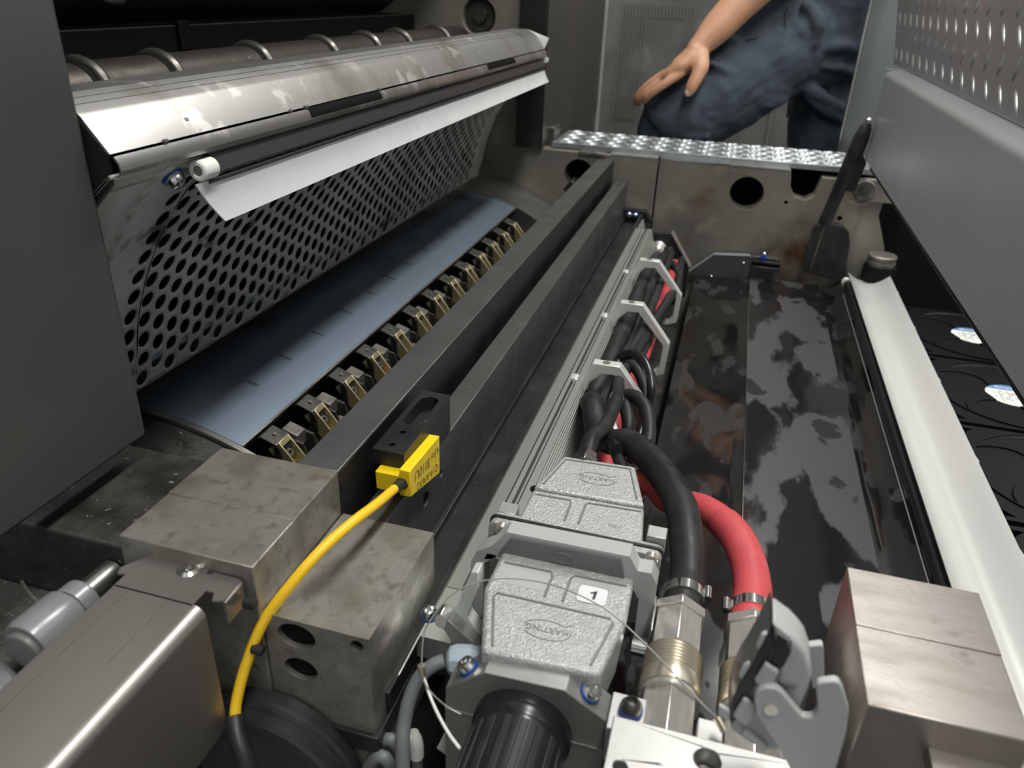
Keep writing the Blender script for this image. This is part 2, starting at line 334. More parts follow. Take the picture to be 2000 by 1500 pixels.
obj('backing', box(B(), -1.3, -0.145, 1.63, 1.66, FZ0, -0.32), m_dim, t)
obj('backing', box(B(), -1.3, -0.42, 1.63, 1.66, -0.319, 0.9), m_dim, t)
b = B(); lathe(b, (-0.5176, 1.628, -0.0523), (-0.5176, 1.5, -0.0523), [(0, 0.033), (0.03, 0.033), (0.03, 0.027), (0.036, 0.027), (0.036, 0.014), (0.045, 0.012), (0.045, 0)], 32)
obj('bearing_hub', b, m_grip, t)
obj('cover_plate', box(B(), -0.43, -0.376, 1.565, 1.579, -0.29, 0.012), m_darkframe, t, bevel=0.002)
b = B(); cyl(b, (-0.405, 1.566, -0.14), (-0.405, 1.555, -0.14), 0.009, 20); obj('cap_screw', b, m_grip, t)
obj('top_edge_strip', box(B(), -0.235, -0.1395, 1.579, 1.60, -0.292, -0.289), m_nickel, t)
obj('edge_clip', box(B(), -0.30, -0.245, 1.575, 1.62, -0.297, -0.289), m_gripc, t, bevel=0.002)
# neighbouring unit side panels
t = thing('unit_side_panel', 'brownish grey side panel with a bright vertical edge, left of the step', 'panel', (SX - 0.02, 1.9, FZ0))
obj('panel', box(B(), SX - 0.03, SX, 1.625, 2.19, FZ0, 0.9), m_side, t, bevel=0.002)
obj('edge_trim', box(B(), SX - 0.012, SX + 0.005, 2.19, 2.215, FZ0, 0.9), m_tray, t, bevel=0.002)
obj('front_skin', box(B(), SX + 0.0002, SX + 0.0015, 1.564, 2.189, -0.285, 0.9), m_side, t)
obj('foot_bracket', box(B(), SX - 0.002, SX + 0.012, 1.625, 1.68, -0.30, -0.255), m_side, t, bevel=0.002)
t = thing('unit_side_panel', 'narrow satin steel upright panel between the worker and the tread plate', 'panel', (0.30, 1.88, FZ0))
obj('panel', box(B(), 0.2235, 0.45, 1.870, 1.885, FZ0, 0.9), m_upright, t, bevel=0.004)
obj('edge_trim', box(B(), 0.2195, 0.2232, 1.868, 1.887, FZ0, 0.9), m_chrome, t, bevel=0.001)
# back door with scuffed ribbed stripes
t = thing('sheet_steel_door', 'scuffed grey steel door with faint ribbed stripes behind the worker', 'door', (-0.1, 3.02, FZ0))
obj('door_leaf', box(B(), -1.2, 1.4, 3.0, 3.04, FZ0, 0.95), m_door, t)
b = B()
p0 = at(1215, 40, y=2.999); p1 = at(1262, 40, y=2.999)
for i in range(9):
    x = p0.x + (p1.x - p0.x) * i / 8
    box(b, x - 0.0016, x + 0.0016, 2.994, 3.0, -0.42, -0.075)
q = at(1355, 40, y=2.999).x
for i in range(22):
    x = p0.x + (q - p0.x) * i / 21; box(b, x - 0.0014, x + 0.0014, 2.995, 3.0, -0.075, -0.03)
for i in range(6):
    x = q - 0.03 + 0.0075 * i; box(b, x - 0.0014, x + 0.0014, 2.995, 3.0, -0.16, -0.075)
o = obj('ribbed_strip', b, m_doorline, t); o['kind'] = 'stuff'
obj('door_seam', box(B(), 0.108, 0.114, 2.994, 3.0, FZ0, 0.95), m_doorline, t)
# deck of tread plate at the far end
def lens(bm, c, ax, up, L, Wd, H):
    ax = Vector(ax).normalized(); up = Vector(up); s = ax.cross(up)
    n = 10; top = []; c = Vector(c)
    ring = [bm.verts.new(c + ax * L / 2 * math.cos(2 * PI * i / n) + s * Wd / 2 * math.sin(2 * PI * i / n) * (abs(math.sin(2 * PI * i / n)) ** 0.3)) for i in range(n)]
    mid = [bm.verts.new(c + up * H * 0.85 + ax * L / 2 * 0.7 * math.cos(2 * PI * i / n) + s * Wd / 2 * 0.45 * math.sin(2 * PI * i / n)) for i in range(n)]
    tp = bm.verts.new(c + up * H)
    for i in range(n):
        bm.faces.new((ring[i], ring[(i + 1) % n], mid[(i + 1) % n], mid[i])); bm.faces.new((mid[i], mid[(i + 1) % n], tp))
t = thing('tread_plate_step', 'bright galvanised tread plate step below the worker', 'step', (-0.06, 1.7, -0.29))
obj('plate', box(B(), -0.362, 0.262, 1.603, 1.765, -0.288, -0.280), m_treadz, t, bevel=0.001)
obj('front_lip', box(B(), -0.362, 0.262, 1.6005, 1.603, -0.290, -0.2805), m_treadz, t)
b = B()
for j in range(6):
    for i in range(26):
        x = -0.35 + i * 0.024 + (0.012 if j % 2 else 0); y = 1.615 + j * 0.027
        if x < 0.25: lens(b, (x, y, -0.280), (1, 0.55 * (1 if (i + j) % 2 else -1), 0), (0, 0, 1), 0.027, 0.009, 0.0035)
o = obj('raised_tread_pattern', b, m_treadz, t); o['kind'] = 'stuff'

# near side bed: oily ledges, blocks
t = thing('machine_ledge', 'black oily machine ledge with swarf and grit below the dark panel', 'ledge', (-0.6, 0.3, -0.5))
obj('upper_ledge', box(B(), -0.95, -0.318, 0.300, 0.4005, -0.45, -0.318), m_oil, t, bevel=0.002)
obj('lower_ledge', box(B(), -0.95, -0.310, -0.2, 0.2995, -0.50, -0.372), m_oil, t, bevel=0.002)
b = B(); tube(b, [(-0.42, 0.300, -0.3715), (-0.405, 0.292, -0.3715), (-0.385, 0.284, -0.3715), (-0.36, 0.277, -0.3715), (-0.345, 0.274, -0.3715)], 0.0012, 6, 5); obj('ridge', b, m_gripc, t)
b = B()
for i in range(110):
    if random.random() < 0.6: c = Vector((random.uniform(-0.46, -0.33), random.uniform(0.302, 0.395), -0.318))
    else: c = Vector((random.uniform(-0.48, -0.34), random.uniform(0.20, 0.298), -0.372))
    s = random.uniform(0.0002, 0.0008)
    bmesh.ops.create_icosphere(b, subdivisions=1, radius=s, matrix=Matrix.Translation(c) @ Matrix.Diagonal((1, 1, 0.6, 1)))
o = obj('grit', b, m_gripc, t); o['kind'] = 'stuff'
t = thing('swarf_curl', 'tiny orange brass swarf curls on the oily ledge', 'swarf', (-0.365, 0.285, -0.372))
for pts in ([(-0.385, 0.292, -0.371), (-0.377, 0.289, -0.3695), (-0.372, 0.284, -0.371)], [(-0.374, 0.293, -0.3695), (-0.372, 0.286, -0.371), (-0.377, 0.283, -0.3705)], [(-0.366, 0.286, -0.371), (-0.360, 0.2855, -0.3695), (-0.356, 0.282, -0.371)]):
    b = B(); tube(b, pts, 0.0007, 6, 5); obj('curl', b, m_gold, t)

t = thing('steel_rest_block', 'large stained steel block at the near end of the first black beam', 'block', (-0.27, 0.345, -0.44))
obj('block', box(B(), -0.318, -0.2265, 0.291, 0.395, -0.44, -0.300), m_block, t, bevel=0.0008)
obj('ground_face', box(B(), -0.3178, -0.2267, 0.3365, 0.3949, -0.3005, -0.2996), m_block, t, bevel=0.0003)
t = thing('steel_bore_block', 'rust-spotted steel block with two large bores facing the camera', 'block', (-0.19, 0.345, -0.5))
b = B(); out = [(-0.2255, -0.50), (-0.168, -0.50), (-0.157, -0.455), (-0.157, -0.336), (-0.2255, -0.336)]
def hp(px, py, y): p = at(px, py, y=y); return p.x, p.z
c1 = hp(579, 1243, 0.293); c2 = hp(588, 1307, 0.293); c3 = hp(697, 1262, 0.293)
plate(b, out, [circ(c1[0], c1[1], 0.0125, 28, 0.0095), circ(c2[0], c2[1], 0.0112, 28, 0.0088), circ(c3[0], c3[1], 0.0042, 16)], 0.293, 0.396); obj('block', b, m_block, t, bevel=0.0008)
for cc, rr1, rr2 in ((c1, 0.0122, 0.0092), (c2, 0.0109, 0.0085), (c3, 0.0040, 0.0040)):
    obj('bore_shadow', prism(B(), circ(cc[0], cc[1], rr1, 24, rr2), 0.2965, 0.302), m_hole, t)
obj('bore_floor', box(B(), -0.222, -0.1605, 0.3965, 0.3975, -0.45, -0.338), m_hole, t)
t = thing('steel_rest_block', 'pinkish brushed steel block at the lower right, beside the white tray', 'block', (0.14, 0.35, -0.6))
b = B(); box(b, 0.104, 0.176, 0.2975, 0.401, -0.60, -0.300); obj('block', b, m_blockr, t, bevel=0.001)
obj('raised_land', box(B(), 0.1043, 0.1757, 0.352, 0.4007, -0.3005, -0.2993), m_blockr, t, bevel=0.0004)

# ---------------------------------------------------------------- beams
t = thing('guide_beam', 'long black square beam nearest the row of grippers', 'beam', (-0.242, 0.98, -0.40))
obj('beam', box(B(), -0.258, -0.2268, 0.3955, 1.578, -0.40, -0.3003), m_beamtop, t, bevel=0.0007)
obj('side_plate', box(B(), -0.2267, -0.2262, 0.3955, 1.578, -0.40, -0.3015), m_blackmet, t)
t = thing('guide_beam', 'lower black beam carrying the yellow sensor bracket', 'beam', (-0.205, 0.98, -0.415))
h1 = at(832, 975, x=-0.1945); h2 = at(862, 925, x=-0.1945)
outer = [(0.398, -0.415), (1.578, -0.415), (1.578, -0.339), (0.398, -0.339)]
b = B(); plate(b, outer, [circ(h1.y, h1.z, 0.0065, 20), circ(h2.y, h2.z, 0.003, 14)], -0.1945, -0.2165, FX)
obj('beam', b, m_beamtop, t, bevel=0.0007)
obj('inner_core', box(B(), -0.2160, -0.2150, 0.45, 0.55, -0.41, -0.345), m_hole, t)
obj('foot_rail', box(B(), -0.1944, -0.1890, 0.40, 1.57, -0.4155, -0.409), m_blackmet, t, bevel=0.0008)
for (px, py) in ((1180, 420),):
    for k in (0.0, 0.008): 
        b = B(); cyl(b, (-0.205, 1.53 + k * 2.6, -0.3392), (-0.205, 1.53 + k * 2.6, -0.3385), 0.0028, 12); obj('plug', b, m_hole, t)
t = thing('slotted_bracket', 'black machined bracket with an oval slot and two small holes', 'bracket', (-0.207, 0.48, -0.338))
b = B(); outer = [(-0.2195, 0.434), (-0.1943, 0.434), (-0.1943, 0.531), (-0.2195, 0.531)]
sl = stadium(-0.2070, 0.4985, 0.0165, 0.0078, 'v', 8)
hs = [circ(-0.2075, 0.463, 0.0026, 14), circ(-0.2080, 0.444, 0.0026, 14)]
plate(b, outer, [sl] + hs, -0.3155, -0.303, FZ); obj('slotted_plate', b, m_blackmet, t, bevel=0.0003)
obj('foot', box(B(), -0.2195, -0.1943, 0.484, 0.531, -0.3385, -0.3157), m_blackmet, t)
b = B(); lathe(b, (-0.2035, 0.491, -0.3157), (-0.2035, 0.491, -0.29), [(0, 0.0055), (0.004, 0.0055), (0.0052, 0.0045), (0.0052, 0.0022), (0.003, 0.0022), (0.003, 0)], 20); obj('cap_screw', b, m_chrome, t)
for c in ((-0.2075, 0.463), (-0.2080, 0.444)):
    b = B(); cyl(b, (c[0], c[1], -0.3154), (c[0], c[1], -0.3125), 0.0021, 12); obj('pin', b, m_nickel, t)

# yellow inductive sensor
t = thing('inductive_sensor', 'yellow box-shaped sensor under the slotted bracket', 'sensor', (-0.20, 0.455, -0.348))
b = B(); prism(b, [(0.425, -0.3160), (0.483, -0.3172), (0.483, -0.3480), (0.4255, -0.3315)], -0.2135, -0.1945, FX)
prism(b, [(0.4245, -0.3100), (0.4845, -0.3145), (0.4845, -0.3490), (0.4245, -0.3325)], -0.19445, -0.1860, FX)
obj('body', b, m_yellow, t, bevel=0.0007)
mt = basis((-0.18585, 0.456, -0.327), (0, 0.985, -0.12), (0, 0.12, 0.985))
text(t, 'lettering', 'BI10U', 0.0120, basis((-0.18585, 0.448, -0.3225), (0, -0.985, 0.16), (0, -0.16, -0.985)), m_olive, 0.00005)
text(t, 'lettering', 'Q14-AP6X2', 0.0088, basis((-0.18585, 0.4585, -0.336), (0, -0.985, 0.2), (0, -0.2, -0.985)), m_olive, 0.00005)
text(t, 'lettering', '4,5m', 0.0085, basis((-0.18585, 0.474, -0.3245), (0, -0.985, 0.1), (0, -0.1, -0.985)), m_olive, 0.00005)
b = B(); lathe(b, (-0.1925, 0.4285, -0.3225), at(768, 957, y=0.408), [(0, 0.0050), (0.004, 0.0050), (0.0045, 0.0042), (0.022, 0.0036)], 16); obj('cable_boot', b, m_rubber, t)
yc = [at(770, 955, y=0.409), at(735, 985, y=0.380), at(690, 1019, y=0.352), at(630, 1072, y=0.326), at(570, 1140, y=0.306), at(515, 1215, y=0.292), at(480, 1300, y=0.280), at(462, 1370, y=0.270), at(459, 1408, y=0.264)]
t2 = thing('sensor_cable', 'bright yellow cable curving from the sensor down to a black sleeve', 'cable', (yc[4].x, yc[4].y, yc[8].z))
b = B(); tube(b, yc, 0.0034, 16, 8); obj('jacket', b, m_ycable, t2)
b = B(); tube(b, [at(458, 1402, y=0.264), at(464, 1440, y=0.256), at(478, 1480, y=0.250), at(492, 1530, y=0.244)], 0.0056, 16, 6); obj('sleeve', b, m_rubber, t2)

# ---------------------------------------------------------------- sheet cylinder with grippers
CX, CZ, CR = -0.50, -0.66, 0.30
Y0, Y1 = 0.511, 1.437
def cp(a, r): return (CX + r * math.sin(a), CZ + r * math.cos(a))
A0 = math.asin((-0.388 - CX) / CR)
t = thing('impression_cylinder', 'blue-grey sheet cylinder under the perforated guard', 'cylinder', (CX, 0.98, CZ - CR))
N = 60
outer = [cp(A0 - (1.9) * i / N, CR) for i in range(N + 1)] + [cp(A0 - 1.9 + 1.9 * i / N, CR - 0.0025) for i in range(N + 1)]
obj('jacket', prism(B(), outer, Y0, Y1), m_jacket, t)
outer = [cp(A0 - 0.004 - 1.9 * i / N, CR - 0.0028) for i in range(N + 1)] + [cp(A0 - 1.9, CR - 0.06), cp(A0 - 0.6, 0.16), cp(A0 - 0.004, 0.16)]
obj('core', prism(B(), outer, Y0, Y1), m_darkframe, t)
b = B(); prism(b, [cp(2 * PI * i / 96, CR + 0.001) for i in range(96)], Y1 + 0.001, 1.5795); obj('bearer_ring', b, m_bearer, t)
b = B(); prism(b, [cp(2 * PI * i / 96, CR - 0.004) for i in range(96)], 0.403, Y0 - 0.008); obj('bearer_ring', b, m_oil, t)
b = B(); prism(b, [cp(2 * PI * i / 96, CR + 0.0005) for i in range(96)], Y0 - 0.007, Y0 - 0.001); obj('jacket_edge', b, m_bearer, t)
obj('gap_floor', prism(B(), [(-0.393, -0.43), (-0.33, -0.455), (-0.24, -0.50), (-0.24, -0.56), (-0.40, -0.56)], Y0, Y1), m_darkframe, t)
e = cp(A0, CR + 0.0004); e2 = cp(A0 - 0.008, CR + 0.0004)
obj('clamp_edge', prism(B(), [e, e2, cp(A0 - 0.008, CR - 0.006), cp(A0, CR - 0.006)], Y0, Y1), m_bearer, t)
# ink dashes near every gripper
for k in range(11):
    yy = 0.60 + k * 0.0685 + 0.004 * math.sin(k * 5)
    a1 = A0 - 0.13; L = 0.055 + 0.02 * math.sin(k * 3.1); wd = 0.0016 + 0.001 * abs(math.cos(k))
    b = B(); n = 8
    R1 = [b.verts.new((cp(a1 - L * i / n, CR + 0.00025)[0], yy - wd * (0.15 + min(1, i / 3)), cp(a1 - L * i / n, CR + 0.00025)[1])) for i in range(n + 1)]
    R2 = [b.verts.new((cp(a1 - L * i / n, CR + 0.00025)[0], yy + wd * (0.15 + min(1, i / 3)), cp(a1 - L * i / n, CR + 0.00025)[1])) for i in range(n + 1)]
    for i in range(n): b.faces.new((R1[i], R1[i + 1], R2[i + 1], R2[i]))
    obj('ink_smear', b, m_mark, t)
# gripper shaft
tsh = thing('gripper_shaft', 'grey iron shaft running under the row of grippers', 'shaft', (-0.300, 0.98, -0.452))
b = B(); cyl(b, (-0.300, Y0 + 0.002, -0.440), (-0.300, Y1 - 0.002, -0.440), 0.011, 24); obj('shaft', b, m_gripc, tsh)
def make_gripper():
    g = thing('sheet_gripper', '', 'gripper', (-0.36, 0, -0.40), 'sheet grippers along the cylinder gap')
    y = 0.0
    # spring clip plate
    b = B(); prism(b, [(-0.3865, -0.3835), (-0.3835, -0.3815), (-0.3665, -0.3875), (-0.3625, -0.3945), (-0.3625, -0.409), (-0.3645, -0.409), (-0.3647, -0.395), (-0.368, -0.3892), (-0.3835, -0.3838), (-0.3865, -0.386)], y - 0.0115, y + 0.0115)
    obj('clip_plate', b, m_grip, g, bevel=0.0004)
    b = B(); cyl(b, (-0.375, y, -0.3845), (-0.3744, y, -0.3829), 0.0018, 12); obj('rivet', b, m_gripc, g)
    # yellow passivated channel, open upwards, leaning down towards the beam
    ax = Vector((0.62, 0, -0.785)); up = Vector((0.785, 0, 0.62)); o0 = Vector((-0.3690, 0, -0.3885))
    def L(a, s, h): return o0 + ax * a + Vector((0, y + s, 0)) + up * h
    b = B()
    def sb(a0, a1, s0, s1, h0, h1):
        vs = [b.verts.new(L(a, s, h)) for a in (a0, a1) for s in (s0, s1) for h in (h0, h1)]
        for f in ((0, 1, 3, 2), (4, 6, 7, 5), (0, 4, 5, 1), (2, 3, 7, 6), (0, 2, 6, 4), (1, 5, 7, 3)): b.faces.new([vs[i] for i in f])
    sb(0.0, 0.066, -0.0090, -0.0072, -0.012, 0.004); sb(0.0, 0.066, 0.0072, 0.0090, -0.012, 0.004)
    sb(0.0, 0.006, -0.0071, 0.0071, -0.012, 0.004); sb(0.002, 0.066, -0.0071, 0.0071, -0.0125, -0.0095)
    sb(0.040, 0.046, -0.0066, 0.0066, -0.009, -0.004)
    obj('channel', b, m_brass, g, bevel=0.0006)
    # web under the channel
    b = B(); prism(b, [tuple((L(0.004, 0, -0.012)).xz), tuple((L(0.066, 0, -0.012)).xz), (-0.318, -0.452), (-0.345, -0.44), (-0.362, -0.412)], y - 0.006, y + 0.006)
    obj('web', b, m_brass, g, bevel=0.0008)
    b = B(); lathe(b, L(0.015, 0, -0.009), L(0.015, 0, 0.01), [(0, 0.0046), (0.008, 0.0046), (0.0088, 0.004), (0.0088, 0.002), (0.006, 0.002), (0.006, 0)], 16); obj('set_screw', b, m_gripc, g)
    b = B(); box(b, -0.372, -0.3635, y - 0.0095, y + 0.0095, -0.420, -0.391); obj('finger_block', b, m_darkframe, g, bevel=0.0008)
    b = B(); cyl(b, (-0.300, y - 0.013, -0.440), (-0.300, y + 0.013, -0.440), 0.0155, 24); obj('clamp_hub', b, m_gripc, g, bevel=0.001)
    return g
g0 = make_gripper()
names = ['first', 'second', 'third', 'fourth', 'fifth', 'sixth', 'seventh', 'eighth', 'ninth', 'tenth', 'eleventh', 'twelfth', 'last']
for i in range(13):
    yy = 0.5425 + i * 0.0672
    lab = '%s yellow-tipped sheet gripper counted from the near end' % names[i]
    if i == 0:
        g0.location = Vector((-0.36, yy, -0.40)) + UP; g0['label'] = lab
    else: dup(g0, (-0.36, yy, -0.40), lab)
# pads and cast arms between grippers
def make_pad():
    g = thing('gripper_pad', '', 'pad', (-0.365, 0, -0.41), 'grey pads between the grippers')
    b = B(); prism(b, [(-0.384, -0.3935), (-0.367, -0.3990), (-0.367, -0.414), (-0.384, -0.410)], -0.008, 0.008); obj('pad', b, m_gripc, g, bevel=0.0008)
    b = B(); prism(b, [(-0.386, -0.398), (-0.36, -0.405), (-0.352, -0.430), (-0.386, -0.432)], -0.0115, -0.0085); prism(b, [(-0.386, -0.398), (-0.36, -0.405), (-0.352, -0.430), (-0.386, -0.432)], 0.0085, 0.0115); obj('cheek', b, m_grip, g)
    b = B(); box(b, -0.348, -0.330, -0.007, 0.007, -0.442, -0.425); obj('stop_block', b, m_gripc, g, bevel=0.001)
    return g
p0_ = make_pad()
for i in range(12):
    yy = 0.5425 + (i + 0.5) * 0.0672
    lab = 'dark pad between the %s and %s gripper from the near end' % (names[i], names[i + 1])
    if i == 0: p0_.location = Vector((-0.365, yy, -0.41)) + UP; p0_['label'] = lab
    else: dup(p0_, (-0.365, yy, -0.41), lab)
def make_arm():
    g = thing('cam_arm', '', 'lever', (-0.33, 0, -0.44), 'cast cam arms between the grippers')
    b = B(); pts = arcpts(-0.298, -0.440, 0.019, -0.6, 1.35, 8) + [(-0.318, -0.4255), (-0.340, -0.4185), (-0.362, -0.414), (-0.363, -0.424), (-0.345, -0.431), (-0.325, -0.444), (-0.31, -0.458)]
    prism(b, pts, -0.006, 0.006); obj('arm', b, m_gripc, g, bevel=0.0012); return g
a0_ = make_arm()
k = 0
for i in (1, 4, 7, 10, 12):
    yy = 0.5425 + (i + 0.42) * 0.0672
    lab = 'rough grey cast arm just beyond the %s gripper' % names[i]
    if k == 0: a0_.location = Vector((-0.33, yy, -0.44)) + UP; a0_['label'] = lab
    elif yy < Y1 - 0.01: dup(a0_, (-0.33, yy, -0.44), lab)
    k += 1
t = thing('grip_bar_bracket', 'small dark bolted clamp on the far frame beside the cylinder end', 'bracket', (-0.30, 1.54, -0.42))
c = at(1055, 365, y=1.56)
m_ = basis((-0.285, 1.555, -0.368), (0.82, 0, -0.57), (0.57, 0, 0.82))
b = B(); box(b, -0.032, 0.032, -0.013, 0.013, -0.02, 0.02, m_); obj('body', b, m_darkframe, t, bevel=0.002)
b = B(); cyl(b, m_ @ Vector((-0.018, 0.0, 0.02)), m_ @ Vector((-0.018, 0.0, 0.026)), 0.006, 14); obj('cap_screw', b, m_gripc, t)
# ---------------------------------------------------------------- perforated guard
crv = [(-0.493, -0.343), (-0.491, -0.3318), (-0.488, -0.3215), (-0.4845, -0.3105), (-0.4783, -0.2830), (-0.4723, -0.2629), (-0.4642, -0.243), (-0.4555, -0.2236), (-0.445, -0.205), (-0.434, -0.187), (-0.421, -0.170), (-0.408, -0.153), (-0.385, -0.130), (-0.364, -0.112)]
cs = spline([(p[0], 0, p[1]) for p in crv], 6)
cum = [0]
for a, b_ in zip(cs, cs[1:]): cum.append(cum[-1] + (b_ - a).length)
def onc(s):
    s = min(max(s, 0), cum[-1] - 1e-6); i = 0
    while cum[i + 1] < s: i += 1
    t_ = (s - cum[i]) / (cum[i + 1] - cum[i]); return cs[i].lerp(cs[i + 1], t_)
def pg(s, y, off=0.0):
    p = onc(s); return Vector((p.x - off, y, p.z + off * 0.4))
RS = 0.01045; PY = 0.0385; HR = 0.0077
t = thing('perforated_guard', 'curved stainless guard punched with staggered round holes', 'guard', (-0.45, 0.95, -0.343))
b = B(); S0 = 0.0117; NR = int((cum[-1] - 0.028 - S0) / RS)
def cell(bm, s, y, hole):
    hexp = [(s, y + PY / 3), (s + RS, y + PY / 6), (s + RS, y - PY / 6), (s, y - PY / 3), (s - RS, y - PY / 6), (s - RS, y + PY / 6)]
    ring = []
    for i in range(6):
        p, q_ = hexp[i], hexp[(i + 1) % 6]; ring += [p, ((p[0] + q_[0]) / 2, (p[1] + q_[1]) / 2)]
    vo = [bm.verts.new(pg(*p)) for p in ring]
    if hole:
        vi = []
        for p in ring:
            a = math.atan2(p[0] - s, p[1] - y); vi.append(bm.verts.new(pg(s + HR * math.sin(a), y + HR * math.cos(a))))
        for i in range(12): bm.faces.new((vo[i], vo[(i + 1) % 12], vi[(i + 1) % 12], vi[i]))
    else: bm.faces.new(vo)
for r in range(-1, NR + 2):
    yst = 0.5168 if r % 2 == 0 else 0.4975
    for k in range(-1, 26):
        y = yst + k * PY
        hole = 0 <= r <= NR and k >= (0 if r % 2 == 0 else 0) and k < 25
        if r == -1 or r == NR + 1 or k == -1 or k == 25 or hole: cell(b, S0 + r * RS, y, hole)
bmesh.ops.remove_doubles(b, verts=b.verts, dist=0.0002)
o = obj('punched_sheet', b, m_perf, t, ang=0.9)
sd = o.modifiers.new('thickness', 'SOLIDIFY'); sd.thickness = 0.0018; sd.offset = 0
b = B()
def strip(s0, s1, y0, y1, off, n=20):
    R = [[b.verts.new(pg(s0 + (s1 - s0) * i / n, y, off)) for i in range(n + 1)] for y in (y0, y1)]
    for i in range(n): b.faces.new((R[0][i], R[0][i + 1], R[1][i + 1], R[1][i]))
strip(0, cum[-1], 0.391, 0.4885, 0.0003, 60); strip(0, cum[-1], 1.466, 1.515, 0.0003, 60)
strip(0, S0 - HR - 0.0006, 0.391, 1.515, 0.0003, 3); strip(S0 + NR * RS + HR + 0.001, cum[-1], 0.391, 1.515, 0.0003, 4)
o = obj('sheet_margin', b, m_perf, t, ang=0.9)
sd = o.modifiers.new('thickness', 'SOLIDIFY'); sd.thickness = 0.0018; sd.offset = 0
b = B(); pp = [pg(0.12 + 0.004 * i, 0.4885 + 0.001 * math.sin(i), 0) for i in range(36)]
tube(b, [p + Vector((0.0012, 0, 0)) for p in [pg(0.02 + i * 0.03, 0.5075) for i in range(9)]], 0.0004, 6, 4); obj('crease_line', b, m_darkframe, t)
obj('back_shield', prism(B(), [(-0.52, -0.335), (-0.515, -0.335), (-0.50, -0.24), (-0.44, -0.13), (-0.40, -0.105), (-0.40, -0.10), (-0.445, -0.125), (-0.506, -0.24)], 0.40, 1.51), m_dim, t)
sp = at(342, 350, x=-0.3775)
t = thing('button_head_screw', 'shiny domed screw with a blue ring at the upper corner of the perforated guard', 'screw', sp)
n_ = Vector((0.78, -0.05, -0.62)).normalized()
b = B(); lathe(b, sp - n_ * 0.006, sp + n_ * 0.02, [(0, 0.0082), (0.0045, 0.0082), (0.005, 0.0074)], 20); obj('locking_ring', b, m_blue, t)
b = B(); lathe(b, sp - n_ * 0.001, sp + n_ * 0.02, [(0, 0.0072), (0.003, 0.007), (0.0058, 0.005), (0.0066, 0.0024), (0.004, 0.002), (0.004, 0)], 20); obj('domed_head', b, m_chrome, t)

# ---------------------------------------------------------------- aluminium hood profile, squeegee bar and white blade
t = thing('aluminium_hood_profile', 'bright worn folded aluminium hood running above the perforated guard', 'profile', (-0.38, 0.95, -0.12))
hp_ = [(-0.425, -0.067), (-0.402, -0.0662), (-0.396, -0.0666), (-0.3795, -0.0758), (-0.3775, -0.0775), (-0.3615, -0.0983), (-0.3635, -0.0985), (-0.3805, -0.0792), (-0.398, -0.0690), (-0.425, -0.0690)]
obj('upper_sheet', prism(B(), hp_, 0.392, 1.497), m_alu, t, ang=0.35)
lip = [(-0.3608, -0.1000), (-0.3580, -0.1040), (-0.3572, -0.1085), (-0.3590, -0.1120), (-0.3640, -0.1135), (-0.3640, -0.1125), (-0.3602, -0.1112), (-0.3584, -0.1084), (-0.3592, -0.1044), (-0.3620, -0.1006)]
obj('lower_lip', prism(B(), lip, 0.394, 1.499), m_alu, t, ang=0.5)
obj('end_wall', prism(B(), [(-0.3985, -0.0705), (-0.3805, -0.0805), (-0.3640, -0.0995), (-0.3660, -0.118), (-0.41, -0.16), (-0.43, -0.16)], 0.392, 0.3955), m_greypl if False else m_darkframe, t)
b = B()
A = [(-0.396, 1.498, -0.0668), (-0.3790, 1.498, -0.0762), (-0.3625, 1.498, -0.0976), (-0.3590, 1.515, -0.0805)]
vs = [b.verts.new(p) for p in A]; v2 = [b.verts.new(Vector(p) + Vector((-0.001, 0.001, -0.002))) for p in A]
for f in ((0, 1, 3), (1, 2, 3)): b.faces.new([vs[i] for i in f]); b.faces.new([v2[i] for i in f])
for i, j in ((0, 1), (1, 2), (2, 3), (3, 0)): b.faces.new((vs[i], vs[j], v2[j], v2[i]))
obj('folded_end_flap', b, m_alublk, t, ang=0.2)
b = B()
for yc_, wd in ((0.442, 0.002), (0.600, 0.0016), (0.626, 0.003), (0.776, 0.003), (0.90, 0.002), (1.138, 0.003)):
    cyl(b, (-0.3612, yc_ - wd, -0.0985), (-0.3612, yc_ + wd, -0.0985), 0.0016, 8)
o = obj('torn_edge_nick', b, m_gripc, t); o['kind'] = 'stuff'
for y0, y1 in ((0.628, 0.774), (1.140, 1.284)):
    obj('dark_recess', prism(B(), [(-0.3612, -0.0992), (-0.3573, -0.1036), (-0.3568, -0.1070), (-0.3600, -0.1050)], y0, y1), m_hole, t)
b = B(); cyl(b, (-0.3690, 0.476, -0.0893), (-0.3686, 0.476, -0.0889), 0.0022, 12); obj('punch_mark', b, m_grip, t)
for zz in (0.3, 0.62):
    p, q_ = Vector((-0.396, 0, -0.0666)), Vector((-0.3795, 0, -0.0758)); c = p.lerp(q_, zz)
    obj('scored_line', box(B(), c.x - 0.0003, c.x + 0.0003, 0.392, 1.497, c.z + 0.0000, c.z + 0.0002), m_gripc, t)

